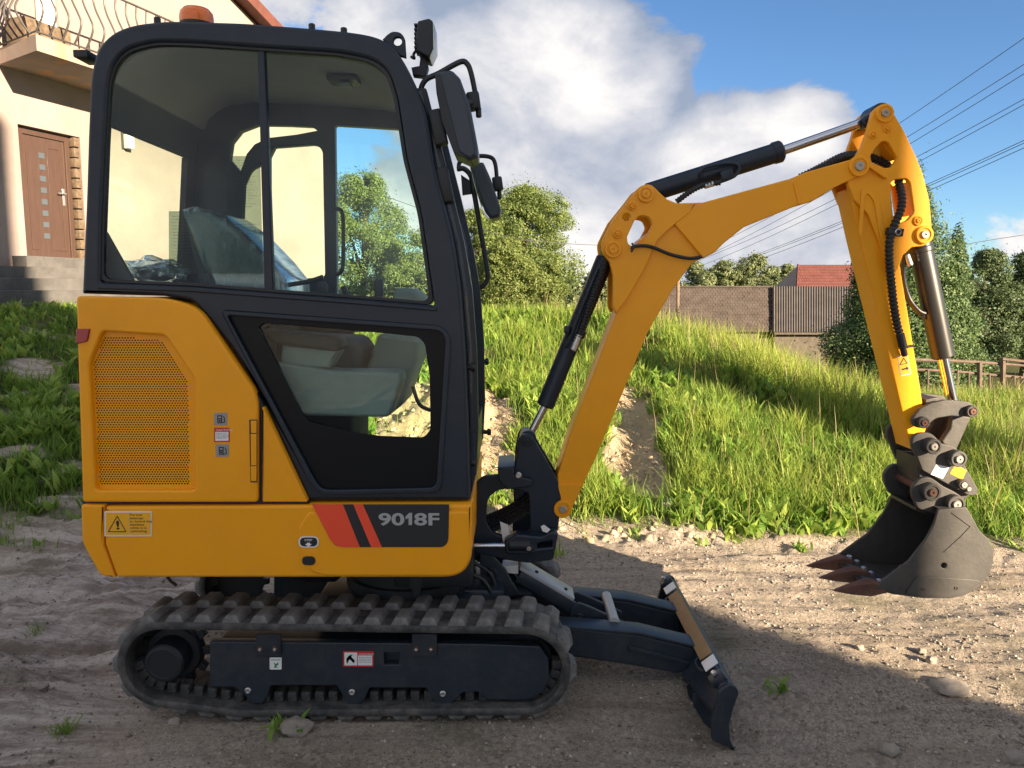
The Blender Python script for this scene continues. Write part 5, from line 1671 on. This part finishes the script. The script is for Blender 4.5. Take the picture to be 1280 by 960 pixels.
# front door
DR = mk('door', hex_([(d0 + .16, dz0 + .02), (d1 - .20, dz0 + .02), (d1 - .20, dz1 - .10), (d0 + .16, dz1 - .10)], .13, .18, (), .004), DOORW, HOUSE, 30)
mk('door_frame', hex_([(d0, dz0), (d1 - .12, dz0), (d1 - .12, dz1), (d0, dz1)], .10, .20, [[(d0 + .15, dz0 + .02), (d1 - .20, dz0 + .02), (d1 - .20, dz1 - .10), (d0 + .15, dz1 - .10)]], .004), DOORW, HOUSE, 30)
w_ = (d1 - .20) - (d0 + .16)
for k in range(3):
    a = d0 + .16 + w_ * (.03 + k * .33)
    for j in ((0, 1) if k != 1 else (0, 1)):
        pass
mk('door_moulding', hex_([(d0 + .16 + w_ * .56, dz0 + .12), (d1 - .20 - .06, dz0 + .12), (d1 - .20 - .06, dz1 - .2), (d0 + .16 + w_ * .56, dz1 - .2)], .120, .131, [[(d0 + .16 + w_ * .60, dz0 + .17), (d1 - .20 - .10, dz0 + .17), (d1 - .20 - .10, dz1 - .25), (d0 + .16 + w_ * .60, dz1 - .25)]], .003), DOORW, DR, 30)
mk('door_moulding', hex_([(d0 + .20, dz0 + .12), (d0 + .16 + w_ * .22, dz0 + .12), (d0 + .16 + w_ * .22, dz1 - .2), (d0 + .20, dz1 - .2)], .120, .131, (), .003), DOORW, DR, 30)
for k in range(8):
    z = dz1 - .42 - k * .175
    a = d0 + .16 + w_ * .36
    mk('door_pane', hex_([(a, z), (a + .10, z), (a + .10, z + .085), (a, z + .085)], .122, .132, (), .002), PANEG, DR, 30)
hs = d1 - .20 - .07
hz = dz0 + 1.02
mk('door_handle', hex_([(hs - .02, hz - .18), (hs + .025, hz - .18), (hs + .025, hz + .08), (hs - .02, hz + .08)], .115, .129, (), .004), ZINC, DR, 30)
tube('handle_lever', [hp(hs, -.11, hz), hp(hs, -.06, hz), hp(hs - .13, -.06, hz)], .012, ZINC, DR, 8, False)
for k in range(12):
    z = dz0 + k * (dz1 - dz0) / 12
    box('jamb_stone', hp(d1 - .055, -.10 + .012 * (k % 2), z + .075), (.10 + .02 * (k % 3 == 0), .16, .145), STONE, HOUSE, HM.to_3x3(), .012)
# steps
for k in range(5):
    zt = dz0 - k * .165
    o = .30 + k * .32
    a, b = d0 - .25 - .0 * k, d1 + .8
    me = hex_([(a - 1.4 * (k > 0), zt - .55), (b, zt - .55), (b, zt - .004 * k), (a - 1.4 * (k > 0), zt - .004 * k)], -o, (-.002 if k == 0 else -o + .318), (), .012)
    mk('step', me, STEPC, HOUSE, 30)
# balcony slab
sw, zw = PW(-3, 81)
def at_z(x, y, z):
    d = ray(x, y)
    t = (z - HC) / d.z
    p = Vector((0, 0, HC)) + d * t
    return (p - HA).dot(HE), (p - HA).dot(HN)
so_, oo = at_z(46, 63, zw)
zt = PW(46, 43, oo)[1]
s_end = PW(230, 30)[0]
quad = [(sw, .002), (so_, oo), (s_end, oo), (s_end, .002)]
bm = bmesh.new()
lo = [bm.verts.new(hp(s, o, zw)) for s, o in quad]
hi = [bm.verts.new(hp(s, o, zt)) for s, o in quad]
bm.faces.new(lo); bm.faces.new(hi[::-1])
for k in range(4): bm.faces.new((lo[k - 1], lo[k], hi[k], hi[k - 1]))
bmesh.ops.recalc_face_normals(bm, faces=bm.faces)
# rusty drip streaks stay in the slab's own material
smat = SLAB.copy(); smat.name = 'stained_balcony_concrete'
nt = smat.node_tree
bs = nt.nodes['Principled BSDF']
src = bs.inputs['Base Color'].links[0].from_socket
tc = nd(nt, 'ShaderNodeTexCoord'); mp = nd(nt, 'ShaderNodeMapping'); nz = nd(nt, 'ShaderNodeTexNoise'); mr = nd(nt, 'ShaderNodeMapRange'); mxx = nd(nt, 'ShaderNodeMixRGB')
mp.inputs['Scale'].default_value = (1.6, 1.6, .05); nz.inputs['Scale'].default_value = 2.2; nz.inputs['Detail'].default_value = 4
mr.inputs[1].default_value = .55; mr.inputs[2].default_value = .68; mr.inputs[4].default_value = .75
mxx.inputs[2].default_value = (.42, .24, .09, 1)
nt.links.new(tc.outputs['Object'], mp.inputs[0]); nt.links.new(mp.outputs[0], nz.inputs['Vector']); nt.links.new(nz.outputs[0], mr.inputs[0])
nt.links.new(mr.outputs[0], mxx.inputs[0]); nt.links.new(src, mxx.inputs[1]); nt.links.new(mxx.outputs[0], bs.inputs['Base Color'])
BAL = mk('balcony_slab', bm, smat, HOUSE, 20)
# wrought iron railing, bellied bars
edge = []
Lside = math.hypot(so_ - sw, oo)
for k in range(7):
    t = k / 7
    edge.append((sw + (so_ - sw) * t, oo * t, ((so_ - sw) / Lside, oo / Lside)))
nb = int((s_end - so_) / .20)
for k in range(nb):
    edge.append((so_ + .03 + k * .20, oo - .03, None))
for s, o, dr in edge:
    outn = (0, 1) if dr is None else (-dr[1], dr[0])
    prof = [(0, .04), (.05, .10), (.13, .22), (.16, .34), (.10, .48), (.02, .64), (-.02, .80), (0, .95)]
    tube('railing_bar', [hp(s + outn[0] * a, o + outn[1] * a, zt + h) for a, h in prof], .0145, IRON, HOUSE, 6, True, 4)
tube('bottom_rail', [hp(sw, .03, zt + .045), hp(so_ + .02, oo - .02, zt + .045), hp(s_end, oo - .02, zt + .045)], .014, IRON, HOUSE, 6, False)
tube('top_rail', [hp(sw, .03, zt + .96), hp(so_ + .02, oo - .02, zt + .96), hp(s_end, oo - .02, zt + .96)], .018, IRON, HOUSE, 6, False)
for h in (.42, .26):
    tube('lattice_rail', [hp(so_ + .4, .10, zt + h), hp(s_end, .10, zt + h)], .010, IRON, HOUSE, 6, False)
BD = mk('balcony_door', hex_([(bd0 + .07, 4.85), (bd1 - .30, 4.85), (bd1 - .30, 6.9), (bd0 + .07, 6.9)], .10, .16, (), .004), MATS['brown_door_wood'], HOUSE, 30)
mk('balcony_door_frame', hex_([(bd1 - .29, 4.85), (bd1, 4.85), (bd1, 7.0), (bd1 - .29, 7.0)], .05, .18, (), .004), WHITE, HOUSE, 30)
bx = PW(48, 32, oo * .35)
crate = box('storage_box', hp(bx[0], oo * .35, zt + .20), (.75, .38, .40), MATS['rough_stone'], None, HM.to_3x3(), .012)
tag(crate, 'brown storage box standing on the balcony behind the railing', 'box')
lp = PW(156, 176)
WLp = thing('wall_lamp', 'small pale wall lamp on the cream house wall seen through the rear window', 'lamp', hp(lp[0], .02, lp[1]))
box('lamp_back', hp(lp[0], .012, lp[1]), (.16, .02, .30), IRON, WLp, HM.to_3x3(), .004)
box('lamp_shade', hp(lp[0], .09, lp[1] - .02), (.13, .12, .24), WHITE, WLp, HM.to_3x3(), .015)
# plastic bag on the shelf of the cab
bm = bmesh.new()
bmesh.ops.create_icosphere(bm, subdivisions=4, radius=1)
bc_ = P(197, 340, 2.95)
for v in bm.verts:
    f = 1 + .28 * mnoise.noise(v.co * 2.3) + .12 * mnoise.noise(v.co * 6.0)
    c = v.co * f
    v.co = bc_ + Vector((c.x * .105, c.y * .10, c.z * .050 - .012 * c.x + .004))
tag(mk('plastic_bag', bm, SEATM if False else FILM, None, 60), 'crumpled clear plastic bag with dark contents lying behind the seat', 'bag')
bm = bmesh.new()
bmesh.ops.create_icosphere(bm, subdivisions=3, radius=1)
for v in bm.verts:
    f = 1 + .3 * mnoise.noise(v.co * 2.0 + Vector((4, 1, 2)))
    v.co = bc_ + Vector((v.co.x * f * .08, v.co.y * f * .075, v.co.z * f * .033))
tag(mk('rag_bundle', bm, DSTEEL, None, 60), 'dark bundle inside the clear plastic bag behind the seat', 'bundle')

# ------------------------------------------------------------------ neighbouring building behind the lens that shades the yard
NC = (16.05, -10.8)
NB = thing('neighbour_house', 'tall plastered house whose shadow covers the yard', 'house', (13, -13.5, 0))
def wbox(name, x0, x1, y0, y1, z0, z1, m, bev=0):
    return box(name, ((x0 + x1) / 2, (y0 + y1) / 2, (z0 + z1) / 2), (x1 - x0, y1 - y0, z1 - z0), m, NB, None, bev)
BX0, BY0 = 9.6, -16.2
wbox('wall', BX0, NC[0], BY0, NC[1], -.3, 12.8, PLASTER)
bm = bmesh.new()
rv = [(BX0 - .4, BY0 - .4, 12.8), (NC[0], BY0 - .4, 12.8), (NC[0], NC[1] + .02, 12.8), (BX0 - .4, NC[1] + .02, 12.8), (BX0 - .4, (BY0 + NC[1]) / 2, 14.8), (NC[0], (BY0 + NC[1]) / 2, 14.8)]
vs = [bm.verts.new(v) for v in rv]
for f in ((0, 1, 5, 4), (2, 3, 4, 5), (1, 2, 5), (3, 0, 4), (3, 2, 1, 0)): bm.faces.new([vs[k] for k in f])
bmesh.ops.recalc_face_normals(bm, faces=bm.faces)
mk('roof', bm, RWOOD, NB, 10)
for k in range(2):
    for z in (1.2, 4.2, 7.2, 10.2):
        x = BX0 + 1.0 + k * 3.0
        wf = wbox('window', x, x + 1.3, NC[1] + .002, NC[1] + .06, z, z + 1.5, WHITE, .01)
        box('pane', (x + .65, NC[1] + .064, z + .75), (1.1, .01, 1.3), PANEG, wf, None, 0)

# ------------------------------------------------------------------ barns behind the bank
def roof_pt(px, py, Y): return P(px, py, Y)
BA = thing('tiled_barn', 'long barn with a mossy brown tiled roof below the horizon', 'barn', P(890, 430, 35))
BB = thing('tin_roofed_shed', 'shed with a grey corrugated roof adjoining the tiled barn', 'shed', P(1010, 430, 34.8))
TILEM = mat('brown_roof_tile', (.060, .046, .040), .9, var=.35, vscale=2.5, bump=.2, bscale=30)
TILER = mat('red_roof_tile', (.10, .026, .022), .8, var=.25, vscale=2.0)
TINM = mat('corrugated_sheet', (.07, .06, .055), .6, var=.25, vscale=1.5)
BWALL = mat('old_barn_board', (.09, .075, .06), .9, var=.3, vscale=5)

def tile_roof(name, e0, e1, r0, r1, nr, nc, th, m, parent, jit=.02):
    """courses of lapped tiles between an eave line and a ridge line"""
    e0, e1, r0, r1 = map(Vector, (e0, e1, r0, r1))
    nrm = (e1 - e0).cross(r0 - e0).normalized()
    if nrm.z < 0: nrm = -nrm
    V, Fq = [], []
    for j in range(nr):
        t0, t1 = j / nr, min(1, (j + 1.25) / nr)
        for i in range(nc):
            o = .5 * (j % 2)
            u0, u1 = max(0, (i + o + .04) / (nc + .5)), min(1, (i + o + .96) / (nc + .5))
            d = rng.normal(0, jit)
            b = len(V)
            for (u, t, lift) in ((u0, t0, th), (u1, t0, th), (u1, t1, .004), (u0, t1, .004)):
                p = e0.lerp(e1, u).lerp(r0.lerp(r1, u), t) + nrm * (lift + d * .3)
                V.append(p[:]); 
            for (u, t, lift) in ((u0, t0, 0), (u1, t0, 0)):
                p = e0.lerp(e1, u).lerp(r0.lerp(r1, u), t)
                V.append(p[:])
            Fq += [(b, b + 1, b + 2, b + 3), (b + 4, b + 5, b + 1, b)]
    o = quadmesh(name, np.array(V), np.array(Fq), m, parent, None, 'stuff')
    return o
e0, e1 = P(770, 415, 35), P(966, 415, 35); e1.z = e0.z
r0, r1 = P(770, 359.5, 37.6), P(966, 358.5, 37.6); r1.z = r0.z
tile_roof('roof_tiles', e0, e1, r0, r1, 16, 46, .03, TILEM, BA)
def gable_box(e0, e1, r0, r1, parent, zb, m):
    """walls and far roof slope under a front slope"""
    bm = bmesh.new()
    bk0 = Vector((e0.x, 2 * r0.y - e0.y, e0.z)); bk1 = Vector((e1.x, 2 * r1.y - e1.y, e1.z))
    dz = Vector((0, 0, -.03))
    g = [e0 + dz + Vector((.1, .25, .12)), e1 + dz + Vector((-.1, .25, .12)), bk1 + dz, bk0 + dz, r0 + dz, r1 + dz]
    lo = [Vector((p.x, p.y, zb)) for p in g[:4]]
    v = [bm.verts.new(p) for p in g + lo]
    for f in ((0, 1, 5, 4), (2, 3, 4, 5), (6, 7, 1, 0), (8, 9, 3, 2), (7, 8, 2, 5, 1), (9, 6, 0, 4, 3)): bm.faces.new([v[k] for k in f])
    bmesh.ops.recalc_face_normals(bm, faces=bm.faces)
    return mk('wall', bm, m, parent, 10)
gable_box(e0, e1, r0, r1, BA, -3.6, BWALL)
box('ridge_board', ((r0 + r1) / 2 + Vector((0, 0, .04))).to_tuple(), ((r1 - r0).length, .18, .09), TILEM, BA, None, .02)
tube('verge_board', [e1, r1], .04, BWALL, BA, 6, False)
e0, e1 = P(967.5, 415, 34.8), P(1062, 415, 34.8); e1.z = e0.z
r0, r1 = P(967.5, 358, 37.4), P(1062, 358, 37.4); r1.z = r0.z
nw = 180
V, Fq = [], []
for j in range(nw + 1):
    u = j / nw
    h = .022 * math.cos(2 * math.pi * u * 30)
    a = e0.lerp(e1, u); b = r0.lerp(r1, u)
    nrm = (e1 - e0).cross(r0 - e0).normalized()
    V += [(a + nrm * h)[:], (b + nrm * h)[:]]
for j in range(nw): Fq.append((2 * j, 2 * j + 2, 2 * j + 3, 2 * j + 1))
o = quadmesh('corrugated_roof', np.array(V), np.array(Fq), TINM, BB); smooth(o.data, 60)
gable_box(e0 - Vector((0, 0, .04)), e1 - Vector((0, 0, .04)), r0 - Vector((0, 0, .04)), r1 - Vector((0, 0, .04)), BB, -3.6, BWALL)
tube('verge_strip', [e0, r0], .045, BWALL, BB, 6, False)
box('eave_beam', ((e0 + e1) / 2 + Vector((0, .0, -.07))).to_tuple(), ((e1 - e0).length, .10, .10), BWALL, BB, None, .01)
RH = thing('red_roofed_house', 'far house with a red tiled roof showing above the grey shed', 'house', P(1040, 430, 52))
e0, e1 = P(996, 362, 51), P(1085, 362, 51); e1.z = e0.z
r0, r1 = P(997.5, 331, 53.5), P(1085, 329.5, 53.5); r1.z = r0.z
tile_roof('roof_tiles', e0, e1, r0, r1, 9, 26, .07, TILER, RH, .0)
gable_box(e0, e1, r0, r1, RH, -4, PLASTER)
tube('verge_board', [e0, r0], .08, TILER, RH, 6, False)

# wooden pole and the fence on the right
PO = tube('wooden_pole', [P(847, 430, 30), P(847.5, 348, 30)], .07, POSTW, None, 8, False)
tag(PO, 'weathered wooden pole standing before the tiled barn roof', 'pole')
FN = thing('rusty_fence', 'rusty pipe fence across the meadow at the right edge', 'fence', P(1220, 500, 16))
for x, yt, yb, r in ((1143, 455, 500, .035), (1181, 452, 500, .03), (1224, 453, 505, .05), (1253, 447, 510, .055), (1300, 452, 515, .05)):
    tube('post', [P(x, yb + 14, 16), P(x + .6, yt, 16)], r, FENCEM, FN, 7, False)
for x, yt in ((1211, 466), (1237, 468), (1268, 470), (1160, 462), (1197, 463)):
    tube('picket', [P(x, yt + 40, 16), P(x, yt, 16)], .02, FENCEM, FN, 6, False)
tube('rail', [P(1120, 449, 16.05), P(1190, 451, 16.05), P(1320, 459, 16.05)], .035, FENCEM, FN, 7, False)
tube('rail', [P(1120, 461, 16.05), P(1190, 464, 16.05), P(1320, 476, 16.05)], .03, FENCEM, FN, 7, False)
tube('brace', [P(1253, 449, 15.95), P(1300, 454, 15.95)], .03, FENCEM, FN, 6, False)
tube('brace', [P(1256, 505, 15.95), P(1283, 470, 15.95)], .02, FENCEM, FN, 6, False)
# power lines
for kk, (xa, ya, xb, yb) in enumerate(((1300, 29, 860, 315), (1300, 63, 860, 322), (1300, 75, 860, 330), (1300, 108, 860, 330), (1300, 115, 860, 338), (1300, 161.5, 860, 345), (1300, 171, 860, 352), (1300, 165, 860, 347))):
    a = P(xa + 90, ya - 90 * (yb - ya) / (xa - xb), 17); b = P(xb, yb, 46)
    pts = [a.lerp(b, k / 24) - Vector((0, 0, .35 * 4 * (k / 24) * (1 - k / 24))) for k in range(25)]
    pw = tube('power_line', pts, .009, WIREM, None, 5, False)
    tag(pw, ('topmost power cable rising to the upper right corner', 'upper cable of the pair below the topmost power cable', 'lower cable of the pair below the topmost power cable', 'upper cable of the middle pair of power cables', 'lower cable of the middle pair of power cables', 'middle cable of the three lowest power cables', 'lowest power cable in the bundle crossing behind the stick', 'top cable of the three lowest power cables')[kk], 'cable', 'power lines across the sky')
pw = tube('power_line', [P(1195, 308, 40), P(1245, 299, 40), P(1400, 276, 40)], .018, WIREM, None, 5)
tag(pw, 'single low cable in the sky above the dark trees at right', 'cable')
pw = tube('power_line', [P(480, 245, 40), P(620, 292, 40), P(700, 304, 42), P(800, 308, 46)], .016, WIREM, None, 5)
tag(pw, 'single cable left of the boom above the broad tree', 'cable')

# ------------------------------------------------------------------ trees
def crown_leaves(blobs, n, size, up=.35, flat=.0, clump=.35):
    """many small leaf quads through the outer part of lumpy masses, in clumps with gaps"""
    w = np.array([b[3] * b[4] * b[5] for b in blobs]) ** .67
    idx = rng.choice(len(blobs), n, p=w / w.sum())
    B = np.array(blobs)[idx]
    # clump centres on each blob, leaves gather round them
    d = rng.normal(size=(n, 3)); d /= np.linalg.norm(d, axis=1)[:, None]
    K = max(60, n // 26)
    cd = rng.normal(size=(K, 3)); cd /= np.linalg.norm(cd, axis=1)[:, None]
    pick = rng.integers(0, K, n)
    dd = cd[pick] + rng.normal(0, clump * .42, (n, 3))
    rad = (.62 + .42 * rng.random(K) ** .6)[pick] * (1 + rng.normal(0, .05, n))
    dd /= np.linalg.norm(dd, axis=1)[:, None]
    c = B[:, :3] + dd * (rad * (1 + .35 * np.maximum(0, rng.standard_normal(n)) * (rng.random(n) < .25)))[:, None] * B[:, 3:6]
    nrm = dd * .8 + rng.normal(0, .55, (n, 3)) + np.array([0, 0, up])
    nrm /= np.linalg.norm(nrm, axis=1)[:, None]
    t = np.cross(nrm, rng.normal(size=(n, 3))); t /= np.linalg.norm(t, axis=1)[:, None]
    b = np.cross(nrm, t)
    s = (size * (.6 + .8 * rng.random(n)))[:, None]
    l, wd = s, s * .55
    V = np.stack([c - t * l * .5, c + b * wd * .5 - nrm * s * .06, c + t * l * .5, c - b * wd * .5 - nrm * s * .06], 1).reshape(-1, 3)
    Fq = np.arange(n * 4).reshape(n, 4)
    f_ = 9.0 / max(1e-3, float(np.ptp(B[:, 2]) + np.ptp(B[:, 0])))
    keep = pnoise(c[:, 0] * f_ * 1.3 + c[:, 1] * f_ * .7 + 3.3, c[:, 2] * f_ * 1.6 - c[:, 1] * f_ * .5) > -.12 - .25 * rng.random(n)
    V = V.reshape(n, 4, 3)[keep].reshape(-1, 3); Fq = np.arange(keep.sum() * 4).reshape(-1, 4)
    tint = np.clip(.45 + .28 * rng.standard_normal(K)[pick] + .22 * rng.standard_normal(n), 0, 1)
    return V, Fq, tint[keep]

def tree(name, label, px, ytop, wpx, Y, m, n, size, nb=9, base_z=None, group=None, shape='round', seed=1, hpx=None):
    rr = random.Random(seed)
    top = P(px, ytop, Y)
    W = wpx * Y / F
    gz = height(top.x, Y) if base_z is None else base_z
    Hh = top.z - gz
    root = thing(name, label, 'tree', (top.x, Y, gz), group)
    blobs = []
    low = .12 if shape in ('shrub', 'cone') else .24
    if shape != 'cone': nb = nb * 3
    for k in range(nb):
        f = (k + .5) / nb
        if shape == 'cone':
            h = low + (1 - low) * f
            wr = W * .5 * (1.0 - f) ** .75 * rr.uniform(.7, 1.0) + .12 * W * .3
            a = rr.uniform(0, 6.28)
            rz = Hh * .13
            x, y, z = math.cos(a) * wr * .35, math.sin(a) * wr * .35, gz + Hh * h - rz * .6
            blobs.append((top.x + x, Y + y, z, wr * .8 + .03 * W, wr * .8 + .03 * W, rz))
        else:
            h = low + (1 - low) * rr.random() ** .8
            prof = math.sin(math.pi * min(1, max(0.05, (h - low) / (1 - low) * .80 + .16)))
            r = W * rr.uniform(.07, .17)
            a = rr.uniform(0, 6.28)
            q = max(0, W * .5 * prof - r * .6) * rr.uniform(.35, 1.05) ** .6
            rz = r * rr.uniform(.75, 1.05)
            z = min(gz + Hh * h, top.z - rz)
            blobs.append((top.x + math.cos(a) * q, Y + math.sin(a) * q, z, r, r, rz))
    if shape != 'cone':
        r = W * .13
        blobs.append((top.x, Y, top.z - r * .9, r, r, r * .9))
        blobs.append((top.x, Y, gz + Hh * .5, W * .30, W * .30, Hh * .28))
    V, Fq, tint = crown_leaves(blobs, n, size, .35, 0, .35 if shape != 'cone' else .28)
    quadmesh('crown', V, Fq, m, root, tint)
    bm = bmesh.new()
    rt = max(.05, W * .035)
    tp_ = [Vector((top.x + rr.uniform(-.05, .05) * W * k / 4, Y, gz - .15 + Hh * .8 * k / 4)) for k in range(5)]
    bm_tube(bm, catmull(tp_, 3), [rt * (1 - .8 * k / 12) for k in range(13)], 7)
    for b in blobs[:7]:
        zz = gz + Hh * rr.uniform(.2, .45)
        a = Vector((top.x, Y, zz)); e = Vector(b[:3])
        bm_tube(bm, catmull([a, a.lerp(e, .5) + Vector((0, 0, .06 * Hh)), e], 3), [rt * .5 * (1 - .75 * k / 6) for k in range(7)], 5)
    mk('trunk', bm, BARK, root)
    return root
G1 = 'trees beyond the bank'
tree('broad_tree', 'tall broad tree with a rounded crown between cab and boom', 657, 233, 150, 44, LEAFA, 80000, .115, 14, None, G1, 'round', 3)
tree('leafy_tree', 'medium leafy tree close left of the tall broad tree', 598, 262, 90, 42, LEAFA, 36000, .12, 9, None, G1, 'round', 5)
tree('yellowish_tree', 'yellowish green bushy tree in front of the tall broad tree', 632, 296, 100, 38, LEAFY, 40000, .105, 9, None, G1, 'shrub', 8)
tree('yellowish_tree', 'low yellowish bush right of the cab pillar', 690, 325, 50, 40, LEAFY, 18000, .105, 6, None, G1, 'shrub', 9)
tree('broad_tree', 'tall green tree seen through the cab left of the front pillar', 452, 216, 150, 40, LEAFA, 66000, .11, 13, None, G1, 'round', 12)
tree('leafy_tree', 'smaller tree seen through the cab next to the front pillar', 525, 288, 90, 37, LEAFY, 36000, .10, 9, None, G1, 'shrub', 14)
tree('small_conifer', 'small dark conifer right of the tall broad tree', 714, 326, 34, 55, LEAFD, 5000, .24, 9, None, G1, 'cone', 15)
tree('small_conifer', 'second small dark conifer close to the boom cylinder', 736, 340, 40, 58, LEAFD, 5000, .24, 8, None, G1, 'cone', 16)
tree('small_tree', 'small grey green tree behind the boom cylinder', 760, 345, 60, 60, LEAFF, 5000, .26, 6, None, G1, 'round', 17)
G2 = 'trees behind the barn roofs'
for k, (x, y, w, lb) in enumerate(((868, 326, 70, 'pale green tree close right of the boom above the tiled roof'), (905, 326, 60, 'round green tree above the middle of the tiled roof'), (945, 318, 74, 'tallest of the trees above the tiled barn roof'), (985, 330, 50, 'yellowish tree left of the red roof'), (1080, 326, 70, 'green tree behind the red roofed house'), (820, 335, 70, 'green tree hidden mostly by the boom above the barn'), (888, 336, 60, 'low green tree between the first two above the tiled roof'), (926, 332, 60, 'low green tree just left of the tallest barn tree'), (966, 333, 56, 'low green tree just right of the tallest barn tree'))):
    tree('far_tree', lb, x, y, w, 82 + k, LEAFF, 12000, .29, 8, None, G2, 'round', 20 + k)
G3 = 'trees at the right'
tree('tall_conifer', 'tall feathery conifer directly behind the stick of the boom', 1148, 210, 150, 25, LEAFC, 76000, .085, 22, None, G3, 'cone', 31)
tree('feathery_tree', 'shorter feathery conifer left of the stick', 1082, 300, 110, 26, LEAFC, 44000, .085, 12, None, G3, 'cone', 32)
tree('feathery_tree', 'leafy feathery tree right of the bucket cylinder', 1196, 282, 90, 25, LEAFC, 44000, .085, 12, None, G3, 'cone', 33)
for k, (x, y, w, lb) in enumerate(((1238, 312, 110, 'dark broad tree right of the feathery conifers'), (1290, 314, 120, 'dark broad tree cut by the right edge'), (1350, 300, 130, 'dark broad tree beyond the right edge'), (1190, 330, 90, 'dark tree behind the feathery conifers'))):
    tree('dark_tree', lb, x, y, w, 40 + k, LEAFD, 40000, .12, 12, None, G3, 'shrub', 40 + k)
# far woods closing the horizon
bl = []
for k in range(130):
    x = -150 + k * 2.6 + rng.uniform(-1, 1)
    r = rng.uniform(2.2, 4.0)
    bl.append((x, 118 + rng.uniform(-6, 6), -.6 + rng.uniform(0, 2.6), r, r, rng.uniform(2.2, 4.0)))
V, Fq, tint = crown_leaves(bl, 60000, .75, .3, 0, .4)
tag(quadmesh('far_woods', V, Fq, LEAFF, None, tint, 'stuff'), 'low far woods along the horizon behind the barns', 'woods')
# slim tree right of the yard whose shade falls as a band across the bank
ST_ = (2.30 + .72 * 9.6, 7.2 - .69 * 9.6)
SLT = thing('slim_tree', 'slim young tree standing at the right of the yard', 'tree', (ST_[0], ST_[1], 0))
bl = [(ST_[0] + rng.uniform(-.12, .12), ST_[1] + rng.uniform(-.12, .12), 2.5 + .14 * k, .20, .20, .22) for k in range(12)]
V, Fq, tint = crown_leaves(bl, 9000, .09, .3, 0, .4)
quadmesh('crown', V, Fq, LEAFA, SLT, tint)
bm = bm_tube(bmesh.new(), [(ST_[0], ST_[1], z) for z in (-.1, 1, 2, 3, 4.2)], [.06, .05, .04, .03, .012], 8)
mk('trunk', bm, BARK, SLT)
